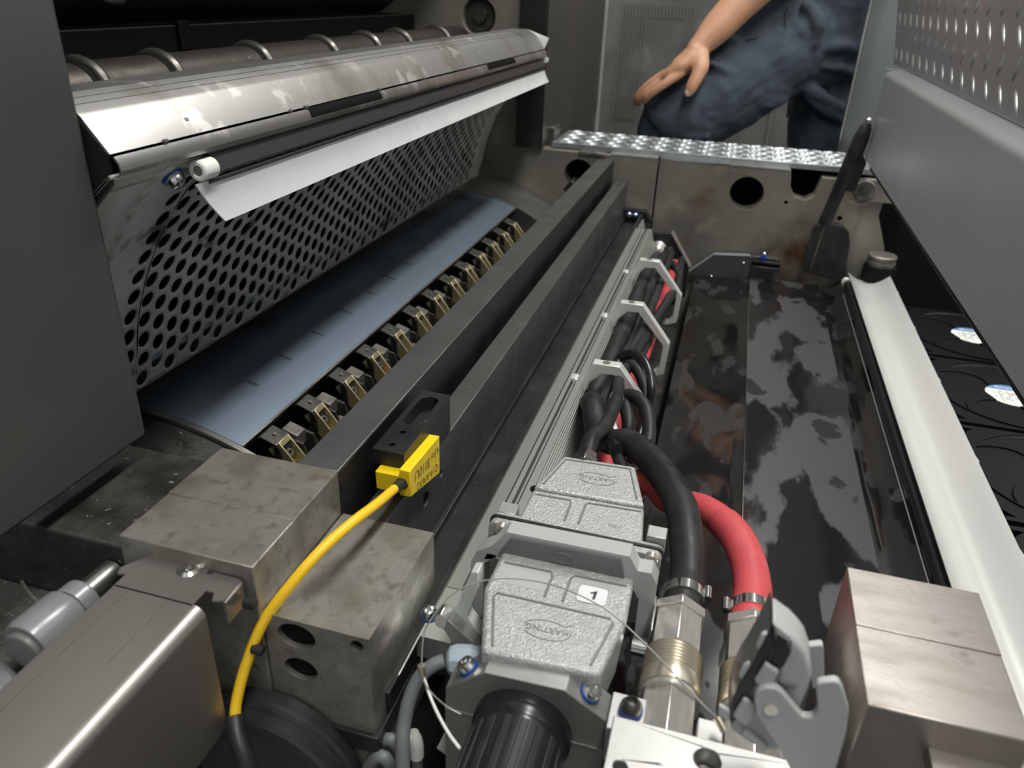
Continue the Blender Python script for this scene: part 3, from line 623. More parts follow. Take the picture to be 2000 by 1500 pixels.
t = thing('squeegee_bar', 'dark textured bar carrying a white nylon roll end under the hood profile', 'bar', (-0.365, 0.98, -0.13))
obj('bar', prism(B(), [(-0.3780, -0.1145), (-0.3615, -0.1145), (-0.3565, -0.1272), (-0.3590, -0.1290), (-0.3780, -0.1290)], 0.487, 1.492), m_barblk, t, bevel=0.0012, segs=3)
b = B(); cyl(b, (-0.3600, 0.478, -0.1318), (-0.3600, 1.492, -0.1318), 0.0022, 14); obj('seal_rod', b, m_barblk, t)
c = at(397, 331, y=0.476)
b = B(); lathe(b, (c.x, 0.469, c.z), (c.x, 0.5, c.z), [(0.0015, 0.0), (0.0015, 0.0036), (0, 0.0042), (0, 0.0062), (0.0012, 0.0075), (0.016, 0.0075), (0.018, 0.006), (0.018, 0)], 28); obj('nylon_end', b, m_nylon, t)
b = B(); cyl(b, (c.x, 0.4698, c.z), (c.x, 0.472, c.z), 0.0034, 18); obj('bore', b, m_greydk, t)
b = B(); lathe(b, (-0.358, 1.497, -0.1165), (-0.358, 1.48, -0.1165), [(0, 0.005), (0.005, 0.005)], 14); obj('far_end_cap', b, m_nylon, t)
t = thing('plastic_deflector', 'long white plastic strip hanging below the dark bar', 'deflector', (-0.356, 0.98, -0.163))
b = B(); P = [(-0.3592, 0.4635, -0.1312), (-0.3560, 0.487, -0.1628), (-0.3512, 1.500, -0.1545), (-0.3592, 1.492, -0.1312)]
n = 24; ro = []
for off in (0, -0.0012):
    R = [[b.verts.new(Vector(P[0]).lerp(Vector(P[3]), i / n).lerp(Vector(P[1]).lerp(Vector(P[2]), i / n), j / 4) + Vector((off - 0.0018 * math.sin(PI * j / 4), 0, off * 0.2))) for i in range(n + 1)] for j in range(5)]
    ro.append(R)
    for j in range(4):
        for i in range(n): b.faces.new((R[j][i], R[j][i + 1], R[j + 1][i + 1], R[j + 1][i]))
for j in (0, 4):
    for i in range(n): b.faces.new((ro[0][j][i], ro[0][j][i + 1], ro[1][j][i + 1], ro[1][j][i]))
for i in (0, n):
    for j in range(4): b.faces.new((ro[0][j][i], ro[0][j + 1][i], ro[1][j + 1][i], ro[1][j][i]))
obj('blade', b, m_white, t)

# ---------------------------------------------------------------- ringed roller and dark units behind the hood
t = thing('ringed_roller', 'bronze-dark roller with raised rings behind the hood profile', 'roller', (-0.56, 1.0, -0.14))
rz = -0.0990; rr = 0.0285
b = B(); cyl(b, (-0.56, 0.40, rz), (-0.56, 1.575, rz), rr, 40); obj('roller_body', b, m_roller, t)
for px, py in ((165, 150), (312, 125), (492, 100), (626, 85), (713, 75), (776, 68), (852, 60)):
    y = at(px, py, x=-0.56).y
    b = B(); lathe(b, (-0.56, y - 0.011, rz), (-0.56, y + 0.02, rz), [(0, rr), (0.001, rr + 0.004), (0.0055, rr + 0.006), (0.010, rr + 0.004), (0.011, rr)], 40); obj('ring', b, m_grip, t, ang=1.2)
    b = B(); lathe(b, (-0.56, y - 0.017, rz), (-0.56, y + 0.02, rz), [(0, rr), (0.0002, rr + 0.0006), (0.0055, rr + 0.0006), (0.0056, rr)], 40); obj('groove_band', b, m_hole, t)
t = thing('dark_crossbar', 'black crossbar with a thin lit edge behind the ringed roller', 'bar', (-0.68, 1.0, -0.12))
obj('bar', box(B(), -0.72, -0.65, 0.40, 1.575, -0.10, -0.0540), m_dim, t, bevel=0.002)
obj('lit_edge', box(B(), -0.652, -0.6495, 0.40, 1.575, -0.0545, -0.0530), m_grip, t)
obj('clip', box(B(), -0.655, -0.645, 0.845, 0.865, -0.08, -0.048), m_dim, t, bevel=0.001)
t = thing('blanket_cylinder', 'dark navy drum at the very top left with small raised bumps', 'cylinder', (-0.80, 1.0, -0.03))
b = B(); cyl(b, (-0.80, 0.40, 0.095), (-0.80, 1.575, 0.095), 0.165, 64); obj('drum', b, m_navy, t)
for px, py in ((245, 25), (435, 15), (670, 2)):
    p = at(px, py, x=-0.66)
    b = B(); bmesh.ops.create_uvsphere(b, u_segments=14, v_segments=8, radius=0.008, matrix=Matrix.Translation((p.x - 0.012, p.y, p.z + 0.012)) @ Matrix.Diagonal((0.8, 2.2, 0.8, 1)))
    obj('bump', b, m_barblk, t)
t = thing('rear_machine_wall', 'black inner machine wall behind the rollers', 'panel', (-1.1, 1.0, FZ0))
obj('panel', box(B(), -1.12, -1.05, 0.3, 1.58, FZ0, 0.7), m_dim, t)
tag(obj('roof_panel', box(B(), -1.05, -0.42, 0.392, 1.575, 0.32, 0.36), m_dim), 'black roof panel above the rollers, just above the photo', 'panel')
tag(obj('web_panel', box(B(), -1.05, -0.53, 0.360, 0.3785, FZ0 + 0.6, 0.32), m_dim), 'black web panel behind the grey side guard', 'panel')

# ---------------------------------------------------------------- trough between beam and cassette
t = thing('dusty_black_shelf', 'flat dusty black shelf between the lower beam and the aluminium cassette', 'shelf', (-0.17, 0.95, -0.43))
obj('shelf', box(B(), -0.1935, -0.1540, 0.29, 1.57, -0.43, -0.4158), m_blackmet, t, bevel=0.0005)
obj('edge_rail', box(B(), -0.1605, -0.1545, 0.31, 1.56, -0.4156, -0.398), m_blackmet, t, bevel=0.0006)
b = B()
for i in range(90):
    bmesh.ops.create_icosphere(b, subdivisions=1, radius=random.uniform(0.0001, 0.0004), matrix=Matrix.Translation((random.uniform(-0.187, -0.163), random.uniform(0.40, 1.2), -0.4156)))
o = obj('dust', b, m_greypl, t); o['kind'] = 'stuff'
for x in (-0.181, -0.168):
    p = Vector((x, 1.552, -0.40))
    s = thing('panel_screw', 'small shiny ' + ('left' if x < -0.175 else 'right') + ' screw of the pair at the far end of the black shelf', 'screw', p)
    b = B(); cyl(b, p, p + Vector((0, -0.004, 0.001)), 0.0062, 14); obj('locking_ring', b, m_blue, s)
    b = B(); bmesh.ops.create_uvsphere(b, u_segments=14, v_segments=8, radius=0.0055, matrix=Matrix.Translation(p + Vector((0, -0.005, 0.001)))); obj('domed_head', b, m_chrome, s)
s = thing('shelf_end_bracket', 'black end bracket behind the cassette, below two shiny screws', 'bracket', (-0.16, 1.56, -0.45))
obj('plate', prism(B(), [(-0.20, -0.4150), (-0.20, -0.392), (-0.150, -0.392), (-0.132, -0.4150)], 1.557, 1.575), m_blackmet, s, bevel=0.001)

# ---------------------------------------------------------------- aluminium lamp cassette with cable clamps
t = thing('lamp_cassette', 'long light grey aluminium extrusion carrying the cable bundle', 'extrusion', (-0.10, 0.9, -0.50))
pr = [(-0.152, -0.395), (-0.149, -0.3855), (-0.1380, -0.3850), (-0.1380, -0.393), (-0.1366, -0.393), (-0.1366, -0.3850), (-0.1325, -0.3850), (-0.1325, -0.3975), (-0.1296, -0.3975), (-0.1296, -0.3850), (-0.1278, -0.3850), (-0.1278, -0.391), (-0.1266, -0.391), (-0.1266, -0.3850), (-0.1195, -0.3850)]
x = -0.1195; z = -0.3850
for i in range(12):
    pr += [(x, z - 0.0020), (x - 0.0022, z - 0.0022), (x - 0.0020, z - 0.0036), (x + 0.0010, z - 0.0038)]
    x += 0.0010; z -= 0.0038
pr += [(x + 0.0005, -0.470), (-0.152, -0.470)]
obj('extrusion', prism(B(), pr, 0.40, 1.405), m_aluprof, t, ang=0.3)
obj('near_extension', prism(B(), [(-0.152, -0.395), (-0.149, -0.3857), (-0.128, -0.3857), (-0.124, -0.40), (-0.124, -0.405), (-0.152, -0.405)], 0.350, 0.3995), m_aluprof, t, ang=0.3)
obj('bright_line', box(B(), -0.1502, -0.1492, 0.315, 1.405, -0.3860, -0.3850), m_chrome, t)
b = B(); p = at(1068, 917, z=-0.3845); cyl(b, (-0.118, 0.537, -0.3848), (-0.118, 0.537, -0.3840), 0.0048, 20); obj('bolt_hole', b, m_hole, t)
epl = [(-0.150, -0.372), (-0.142, -0.362), (-0.128, -0.372), (-0.120, -0.398), (-0.150, -0.398)]
obj('far_hook', prism(B(), [(-0.150, -0.398), (-0.146, -0.380), (-0.139, -0.370), (-0.134, -0.385), (-0.136, -0.398)], 1.407, 1.417), m_aluprof, t, bevel=0.001)
e = thing('cassette_end_plate', 'dark octagonal end plate at the far end of the cable bundle', 'plate', (-0.09, 1.48, -0.53))
oct_ = [(-0.136, -0.53), (-0.136, -0.424), (-0.121, -0.409), (-0.0875, -0.405), (-0.046, -0.466), (-0.046, -0.53)]
obj('plate', prism(B(), oct_, 1.465, 1.480), m_blackmet, e, bevel=0.001)
obj('edge_guard', prism(B(), [(-0.0860, -0.4035), (-0.0435, -0.4665), (-0.0455, -0.4680), (-0.0880, -0.4050)], 1.462, 1.484), m_nickel, e)
b = B(); lathe(b, (-0.108, 1.464, -0.437), (-0.108, 1.40, -0.437), [(0, 0.016), (0.008, 0.016), (0.010, 0.013), (0.022, 0.013), (0.024, 0.010), (0.05, 0.010)], 28); obj('cable_gland', b, m_nickel, e)

def make_clamp():
    g = thing('cable_clamp', '', 'clamp', (-0.09, 0, -0.40), 'white angled cable clamps on the cassette')
    Oo = [(-0.1350, -0.3850), (-0.1290, -0.3838), (-0.1235, -0.3865), (-0.1180, -0.3800), (-0.1110, -0.3625), (-0.0812, -0.3618), (-0.0405, -0.4120), (-0.0425, -0.4560), (-0.0560, -0.4620), (-0.0700, -0.4620), (-0.0700, -0.4560), (-0.0560, -0.4560), (-0.0495, -0.4480), (-0.0485, -0.4150), (-0.0860, -0.3730), (-0.1000, -0.3740), (-0.1120, -0.3860), (-0.1190, -0.4050), (-0.1290, -0.3920)]
    b = B(); prism(b, Oo, -0.0065, 0.0065); obj('clamp_body', b, m_aluclamp, g, bevel=0.0007)
    b = B(); lathe(b, (-0.0965, 0, -0.3625), (-0.0965, 0, -0.3600), [(0, 0.0), (0, 0.0046), (0.0007, 0.0046)], 20); 
    b.free(); b = B(); cyl(b, (-0.0965, 0, -0.3640), (-0.0965, 0, -0.3616), 0.0043, 20); obj('bolt_hole', b, m_mottle, g)
    return g
m_aluclamp = mat('white_grey_clamp', (0.74, 0.77, 0.72), None, 0.35, 0.4)
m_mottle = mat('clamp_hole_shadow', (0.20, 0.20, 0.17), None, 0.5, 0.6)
g = make_clamp(); g.location = Vector((-0.09, 0.763, -0.40)) + UP; g['label'] = 'angled grey cable clamp nearest the camera, above the connector'
dup(g, (-0.09, 0.958, -0.40), 'middle one of the three angled grey cable clamps')
dup(g, (-0.09, 1.150, -0.40), 'farthest angled grey cable clamp, near the octagonal end plate')

# ---------------------------------------------------------------- cables and hoses
def hose(name, label, cat, pts, r, m, n=16, k=10, rib=0, group=None):
    b = B(); P = [at(*p[:2], y=p[2]) if len(p) == 3 else Vector(p[1:]) for p in pts]
    tube(b, P, r, n, k, rib); o = obj(name, b, m, None, ang=1.2); return tag(o, label, cat, group)
def D(x, y, z): return (None, x, y, z)
hb = hose('coolant_hose', 'thick black ribbed hose bending down to the left brass fitting', 'hose',
     [D(-0.108, 1.40, -0.437), D(-0.103, 1.25, -0.412), D(-0.1015, 1.15, -0.401), D(-0.1025, 0.96, -0.399), D(-0.1045, 0.82, -0.401), D(-0.109, 0.755, -0.408), (1158, 790, 0.675), (1166, 835, 0.635), (1190, 862, 0.615), (1232, 866, 0.60), (1285, 915, 0.555), (1328, 985, 0.505), (1342, 1060, 0.462), D(0.0168, 0.435, -0.3602), D(0.0158, 0.415, -0.3600), D(0.0150, 0.399, -0.3600)],
     [0.0115] * 6 + [0.0120] * 2 + [0.0125] * 6, m_rubber, 20, 12, 0.00012)
hose('coolant_hose', 'thick red rubber hose bending down to the right brass fitting', 'hose',
     [D(-0.070, 1.40, -0.445), D(-0.066, 1.25, -0.435), D(-0.069, 1.15, -0.430), D(-0.073, 1.03, -0.428), D(-0.072, 0.96, -0.425), D(-0.074, 0.88, -0.420), D(-0.078, 0.76, -0.415), D(-0.073, 0.66, -0.430), D(-0.060, 0.60, -0.435), (1262, 940, 0.565), (1310, 978, 0.548), (1375, 995, 0.532), (1427, 1035, 0.500), (1458, 1090, 0.468), D(0.0600, 0.438, -0.3600), D(0.0592, 0.416, -0.3600), D(0.0590, 0.400, -0.3600)],
     [0.0105] * 8 + [0.0118] * 3 + [0.0128] * 5, m_red, 20, 12, 0.00008)
m_cablit = m_rubbersh
hose('power_cable', 'black printed cable along the top of the bundle through all clamps', 'cable',
     [D(-0.092, 1.42, -0.425), D(-0.088, 1.30, -0.405), D(-0.0865, 1.15, -0.390), (1243, 640, 0.98), (1222, 690, 0.86), (1196, 745, 0.77), (1178, 790, 0.70), (1185, 835, 0.64), (1205, 880, 0.585)], 0.0062, m_rubbersh)
hose('power_cable', 'black cable running into the gland of the grey connector hood', 'cable',
     [D(-0.080, 1.42, -0.43), D(-0.077, 1.15, -0.402), D(-0.078, 0.96, -0.398), D(-0.088, 0.80, -0.391), (1208, 745, 0.755), (1203, 785, 0.68), (1180, 835, 0.61), D(-0.0765, 0.565, -0.3400), D(-0.0760, 0.530, -0.3415)], 0.0066, m_rubber)
hose('power_cable', 'black cable making the outer loop over the nearest clamp', 'cable',
     [D(-0.098, 1.05, -0.418), (1200, 730, 0.80), (1212, 700, 0.80), (1240, 692, 0.79), (1262, 715, 0.77), (1273, 755, 0.75), (1270, 795, 0.74), (1252, 840, 0.72), (1235, 900, 0.68)], 0.0062, m_rubbersh)
hose('power_cable', 'black cable making the inner loop beside the nearest clamp', 'cable',
     [D(-0.095, 1.0, -0.43), (1205, 735, 0.83), (1222, 712, 0.83), (1242, 720, 0.82), (1257, 750, 0.80), (1262, 785, 0.78), (1255, 830, 0.74)], 0.0066, m_rubber)
hose('power_cable', 'black cable with a small curl below the nearest clamp', 'cable',
     [(1222, 870, 0.67), (1228, 830, 0.68), (1222, 795, 0.70), (1216, 783, 0.715), (1226, 772, 0.715), (1246, 778, 0.705), (1262, 800, 0.69), (1268, 835, 0.67), (1264, 870, 0.65), (1240, 930, 0.60)], 0.0070, m_rubber)
hose('power_cable', 'black cable lying between the red hose and the middle clamp', 'cable',
     [D(-0.060, 1.42, -0.44), (1322, 560, 1.20), (1308, 580, 1.12), (1283, 620, 1.03), (1262, 655, 0.95), (1240, 690, 0.88), (1215, 730, 0.80)], 0.0065, m_rubber)
hose('power_cable', 'black cable looping around the far end of the red hose', 'cable',
     [D(-0.085, 1.44, -0.43), (1295, 508, 1.36), (1318, 520, 1.33), (1325, 550, 1.28), (1318, 580, 1.20), (1298, 600, 1.12), (1272, 650, 1.00), (1248, 700, 0.90)], 0.0072, m_rubber)
hose('power_cable', 'black cable wearing a white sleeve behind the connector hood', 'cable',
     [D(-0.088, 0.80, -0.42), (1188, 800, 0.70), (1193, 845, 0.64), (1204, 880, 0.60), (1215, 915, 0.57), (1218, 950, 0.545)], 0.0060, m_rubber)
P = [at(1190, 832, y=0.655), at(1197, 855, y=0.625), at(1206, 882, y=0.598)]
b = B(); tube(b, P, 0.0072, 16, 6); tag(obj('cable_marker', b, m_nylon), 'white sleeve marker on the black cable behind the connector', 'marker')
b = B(); P = [at(1190, 772, y=0.742), at(1206, 776, y=0.735)]; c = at(1205, 776, y=0.698)
d_ = (at(1203, 785, y=0.68) - at(1208, 745, y=0.755)).normalized()
b = B(); lathe(b, c - d_ * 0.0012, c + d_, [(0, 0.0071), (0.0024, 0.0071)], 18); tag(obj('cable_tie', b, m_nylon), 'thin clear tie around the cable above the connector', 'tie')

# ---------------------------------------------------------------- heavy duty connector
HZ = -0.330
t = thing('connector_hood', 'upper hammered grey connector hood with embossed oval, at the end of the bundle', 'connector', (-0.062, 0.465, -0.375))
def taper(bm, poly_top, poly_bot, z1, z0):
    A = [bm.verts.new((p[0], p[1], z1)) for p in poly_top]; C_ = [bm.verts.new((p[0], p[1], z0)) for p in poly_bot]
    n = len(A); bm.faces.new(A); bm.faces.new(C_)
    for i in range(n): bm.faces.new((A[i], A[(i + 1) % n], C_[(i + 1) % n], C_[i]))
    return bm
def groove(parent, pts, z, w_=0.0009, m=None):
    b = B(); tube(b, [(p[0], p[1], z) for p in pts], w_, 6, 1, raw=True); return obj('moulded_line', b, m or m_hoodline, parent)
upf = [(-0.1035, 0.463), (-0.0915, 0.513), (-0.0345, 0.516), (-0.0210, 0.466)]
b = B(); taper(b, upf, [(p[0], p[1]) for p in upf], HZ, -0.376); obj('upper_body', b, m_hood, t, bevel=0.0022, segs=3)
upn = [(-0.1045, 0.4205), (-0.1035, 0.4625), (-0.0210, 0.4655), (-0.0165, 0.4205)]
b = B(); taper(b, upn, upn, HZ - 0.0018, -0.376); obj('lower_body', b, m_hood, t, bevel=0.002, segs=3)
groove(t, [(-0.0975, 0.4690), (-0.0885, 0.5075), (-0.0380, 0.5105), (-0.0275, 0.4725)], HZ + 0.0000)
groove(t, [(-0.073, 0.432), (-0.073, 0.454), (-0.0745, 0.4575), (-0.1005, 0.4568)], HZ - 0.0018)
groove(t, [(-0.063, 0.432), (-0.0625, 0.456), (-0.0605, 0.4585), (-0.0225, 0.4605)], HZ - 0.0018)
R180 = lambda x, y, z: basis((x, y, z), (-1, -0.03, 0), (0.03, -1, 0))
text(t, 'embossed_lettering', 'HARTING', 0.0062, R180(-0.0605, 0.4895, HZ + 0.0001), m_hoodline, 0.0002)
def emblem(parent, x, y, z, s):
    pts = arcpts(0, 0, 1, -2.6, 0.15, 14); P1 = [(x + s * 1.05 * p[0] * 1.0, y + s * 0.55 * p[1]) for p in pts]
    groove(parent, P1, z, 0.00032)
    pts = arcpts(0, 0, 1, 0.6, 3.0, 12); P2 = [(x + s * 1.05 * p[0], y + s * 0.55 * p[1]) for p in pts] 
    groove(parent, [(x + s * 0.98, y + s * 0.62)] + P2[1:], z, 0.00032)
emblem(t, -0.0605, 0.4885, HZ + 0.0001, 0.0135)
text(t, 'embossed_lettering', 'Han', 0.0058, basis((-0.038, 0.4375, HZ - 0.0017), (1, -0.02, 0), (0.02, 1, 0)), m_hoodline, 0.0001)
b = B(); lathe(b, (-0.0755, 0.514, -0.3425), (-0.0765, 0.56, -0.3405), [(0, 0.0118), (0.012, 0.0118), (0.013, 0.0105), (0.022, 0.0095)], 6, phase=0.52); obj('cable_gland', b, m_chrome, t, bevel=0.0006)
b = B(); lathe(b, (-0.0755, 0.512, -0.3425), (-0.0765, 0.56, -0.3405), [(0, 0.0128), (0.004, 0.0128)], 24); obj('gland_seal', b, m_rubber, t)
# flange with two screws
t = thing('connector_flange', 'grey rounded flange plate between the two connector hoods', 'flange', (-0.062, 0.416, -0.385))
fl = stadium(-0.0625, -0.355, 0.0555, 0.0, 'h', 1)
def rrect(x0, x1, z0, z1, r, n=5): return arcpts(x1 - r, z1 - r, r, 0, PI / 2, n) + arcpts(x0 + r, z1 - r, r, PI / 2, PI, n) + arcpts(x0 + r, z0 + r, r, PI, 1.5 * PI, n) + arcpts(x1 - r, z0 + r, r, 1.5 * PI, 2 * PI, n)
obj('flange_plate', prism(B(), rrect(-0.1215, -0.0030, -0.388, -0.3265, 0.005), 0.4085, 0.4145), m_hood, t, bevel=0.0008)
obj('gasket', prism(B(), rrect(-0.1225, -0.0020, -0.389, -0.3255, 0.005), 0.4147, 0.4170), m_rubber, t)
obj('rear_flange', prism(B(), rrect(-0.1220, -0.0025, -0.388, -0.3262, 0.005), 0.4172, 0.4203), m_hood, t)
for px, py in ((981, 1030), (1273, 1088)):
    c = at(px, py, y=0.4085)
    b = B(); lathe(b, c, c + Vector((0, -1, 0)), [(0, 0.0045), (0.004, 0.0045), (0.0045, 0.004), (0.0045, 0.0021), (0.002, 0.0021), (0.002, 0)], 18); obj('cap_screw', b, m_nickel, t)
for nm, px, py in (('left', 993, 998), ('right', 1283, 1045)):
    c = at(px, py, y=0.428)
    o = obj('mounting_corner', box(B(), c.x - 0.0065, c.x + 0.0065, 0.4215, 0.434, c.z - 0.045, c.z + 0.003), m_alublk, None, bevel=0.0006)
    tag(o, 'white aluminium mounting corner behind the %s end of the connector flange' % nm, 'bracket')
# locking lever
t = thing('locking_lever', 'grey arched plastic locking lever clasping the connector', 'lever', (-0.062, 0.39, -0.39))
arch = [(-0.1262, -0.392), (-0.1262, -0.345), (-0.1220, -0.3345), (-0.1120, -0.3275), (-0.1020, -0.3135), (-0.0220, -0.3125), (-0.0160, -0.3225), (-0.0075, -0.3220), (-0.0030, -0.330), (-0.0030, -0.3990), (-0.0120, -0.3990), (-0.0130, -0.345), (-0.0200, -0.3335), (-0.108, -0.3345), (-0.1165, -0.343), (-0.1175, -0.392)]
obj('arch', prism(B(), arch, 0.385, 0.398), m_greypl, t, bevel=0.0016, segs=3)
obj('recessed_panel', prism(B(), [(-0.1070, -0.3315), (-0.0985, -0.3165), (-0.0270, -0.3155), (-0.0235, -0.3305)], 0.3838, 0.3848), m_greydk, t)
obj('shiny_edge', prism(B(), [(-0.108, -0.3335), (-0.0215, -0.3327), (-0.0215, -0.3342), (-0.108, -0.3352)], 0.3825, 0.3988), m_chrome, t)
b = B(); tube(b, [(-0.064 + 0.0075 * math.cos(a), 0.3835, -0.3235 + 0.0038 * math.sin(a)) for a in [i * PI / 8 for i in range(17)]], 0.00035, 6, 1, raw=True); obj('oval_emblem', b, m_hoodline, t)
b = B(); cyl(b, (-0.0125, 0.372, -0.372), (-0.002, 0.372, -0.372), 0.006, 18); obj('pivot', b, m_chrome, t)
obj('spring_clip', box(B(), -0.0030, -0.0015, 0.366, 0.392, -0.392, -0.345), m_chrome, t, bevel=0.0006)
# lower hood
t = thing('connector_hood', 'lower hammered grey connector hood with the white number 1 sticker', 'connector', (-0.062, 0.355, -0.378))
lo_ = [(-0.1055, 0.349), (-0.1045, 0.4065), (-0.0175, 0.4065), (-0.0165, 0.3495), (-0.0245, 0.3030), (-0.0915, 0.2995)]
lob = [(p[0] * 0.94 - 0.004, p[1]) for p in lo_]
b = B(); taper(b, lo_, lob, HZ, -0.378); obj('body', b, m_hood, t, bevel=0.003, segs=3)
groove(t, [(-0.0865, 0.305), (-0.0975, 0.343), (-0.0960, 0.3465), (-0.0265, 0.3465), (-0.0240, 0.3435), (-0.0310, 0.308)], HZ)
groove(t, [(-0.0680, 0.352), (-0.0675, 0.372), (-0.0690, 0.3755), (-0.1000, 0.375)], HZ)
groove(t, [(-0.0565, 0.352), (-0.0560, 0.373), (-0.0540, 0.3765), (-0.0210, 0.3775)], HZ)
b = B(); box(b, -0.0990, -0.0690, 0.3565, 0.3740, HZ - 0.001, HZ + 0.00015); box(b, -0.0550, -0.0200, 0.3715, 0.3758, HZ - 0.001, HZ + 0.00012); obj('smooth_panel', b, m_greypl, t)
text(t, 'embossed_lettering', 'HARTING', 0.0060, R180(-0.0600, 0.3265, HZ + 0.0002), m_hoodline, 0.0002)
emblem(t, -0.0600, 0.3260, HZ + 0.0001, 0.0135)
stk = [at(px, py, z=HZ) for px, py in ((1131, 1143), (1188, 1152), (1184, 1187), (1125, 1173))]
cx = sum(p.x for p in stk) / 4; cy = sum(p.y for p in stk) / 4
s = tag(obj('number_sticker', prism(B(), rrect(cx - 0.0088, cx + 0.0088, cy - 0.0073, cy + 0.0073, 0.0022), HZ + 0.0002, HZ + 0.0006, FZ), m_white), 'white rounded sticker printed with a black 1', 'sticker')
dg = [(0.0004, -0.0036), (0.0019, -0.0036), (0.0024, 0.0036), (0.0011, 0.0036), (0.0004, 0.0027), (-0.0014, 0.0018), (-0.0015, 0.0007), (0.0006, 0.0014)]
obj('printed_digit', prism(B(), [(cx + p[0] * 1.05, cy + p[1] * 1.05) for p in dg], HZ + 0.0006, HZ + 0.00075, FZ), m_ink, s)

# ---------------------------------------------------------------- motor block with ribbed knob
t = thing('adjuster_block', 'grey chamfered block holding the black ribbed knob', 'block', (-0.062, 0.3, -0.45))
blk = [(-0.1095, -0.3560), (-0.0868, -0.3365), (-0.0410, -0.3345), (-0.0172, -0.3500), (-0.0172, -0.3720), (-0.1100, -0.3720)]
obj('upper_plate', prism(B(), blk, 0.291, 0.3095), m_motorgrey, t, bevel=0.0006)
obj('bright_top', prism(B(), [(-0.0866, -0.3368), (-0.0412, -0.3348), (-0.0412, -0.3343), (-0.0866, -0.3363)], 0.2912, 0.3093), m_alublk, t)
obj('seam_line', box(B(), -0.1098, -0.0174, 0.2905, 0.309, -0.3729, -0.3722), m_alublk, t)
obj('lower_plate', prism(B(), [(-0.1100, -0.3731), (-0.0172, -0.3731), (-0.0172, -0.46), (-0.1100, -0.46)], 0.2915, 0.309), m_motorgrey, t, bevel=0.0004)
for nm, (p, q_) in {'l': ((-0.1095, -0.3560), (-0.0868, -0.3365)), 'r': ((-0.0410, -0.3345), (-0.0172, -0.3500))}.items():
    a = Vector((p[0], 0.3, p[1])); c = Vector((q_[0], 0.3, q_[1])); d_ = (c - a).normalized(); nn = Vector((-d_.z, 0, d_.x))
    if nn.z < 0: nn = -nn
    m0 = a.lerp(c, 0.5); m0.y = 0.2995
    b = B(); lathe(b, m0 + nn * 0.0001, m0 + nn, [(0, 0.0060), (0.0015, 0.0060)], 22); obj('locking_ring', b, m_blue, t)
    b = B(); lathe(b, m0 + nn * 0.0015, m0 + nn, [(0, 0.0054), (0.0035, 0.0054), (0.0042, 0.0048), (0.0042, 0.0027), (0.001, 0.0027), (0.001, 0)], 22); obj('cap_screw', b, m_chrome, t)
t = thing('ribbed_knob', 'large black ribbed adjusting knob at the bottom centre', 'knob', (-0.063, 0.26, -0.41))
kc = Vector((-0.0630, 0.291, -0.3710))
b = B(); lathe(b, kc, kc + Vector((0, -1, 0)), [(0, 0.0285), (0.006, 0.0285), (0.0075, 0.0270), (0.010, 0.0262), (0.012, 0.0262), (0.0125, 0.0258), (0.058, 0.0258), (0.062, 0.024), (0.062, 0.018), (0.055, 0.017), (0.055, 0)], 64)
obj('body', b, m_rubbersh, t)
b = B()
for i in range(18):
    a = 2 * PI * i / 18; c = kc + Vector((math.cos(a), 0, math.sin(a))) * 0.0258
    m_ = Matrix.Translation(c + Vector((0, -0.034, 0))) @ Matrix.Rotation(-a, 4, 'Y')
    box(b, -0.0003, 0.0012, -0.019, 0.019, -0.0022, 0.0022, m_)
obj('grip_ribs', b, m_rubber, t, bevel=0.0006)
obj('index_mark', box(B(), -0.062, -0.056, 0.2835, 0.2865, -0.3465, -0.3461), m_greypl, t)

# ---------------------------------------------------------------- brass hose fittings
def fitting(x, z, label, yh):
    t = thing('hose_fitting', label, 'fitting', (x, 0.35, z - 0.02), 'nickel plated hose fittings')
    def seg(nm, y0, prof, m, n=6, ph=0.52, bev=0.0005):
        b = B(); lathe(b, (x, y0, z), (x, y0 - 1, z), prof, n, ph); obj(nm, b, m, t, bevel=bev, ang=0.5)
    seg('collar_nut', yh, [(0, 0.0150), (0.002, 0.0178), (0.009, 0.0178)], m_nickel)
    seg('hex_body', yh - 0.0093, [(0, 0.0162), (0.030, 0.0162)], m_nickel)
    seg('neck', yh - 0.0395, [(0, 0.0148), (0.003, 0.0148)], m_nickel, 28, 0, 0)
    pr = []
    for i in range(7): pr += [(i * 0.0026, 0.0178), (i * 0.0026 + 0.0009, 0.0164), (i * 0.0026 + 0.0015, 0.0164), (i * 0.0026 + 0.0022, 0.0178)]
    pr += [(0.0195, 0.0180), (0.0280, 0.0184), (0.0295, 0.0178)]
    seg('threaded_ring', yh - 0.0427, pr, m_gold, 40, 0, 0)
    seg('lower_ring', yh - 0.0724, [(0, 0.0172), (0.004, 0.0176)], m_nickel, 36, 0, 0)
    seg('lower_hex', yh - 0.0766, [(0, 0.0165), (0.045, 0.0165)], m_nickel)
    return t
fitting(0.0140, -0.3600, 'brass and nickel fitting under the black hose', 0.3985)
fitting(0.0590, -0.3600, 'brass and nickel fitting under the red hose, half hidden by the open hood', 0.3995)
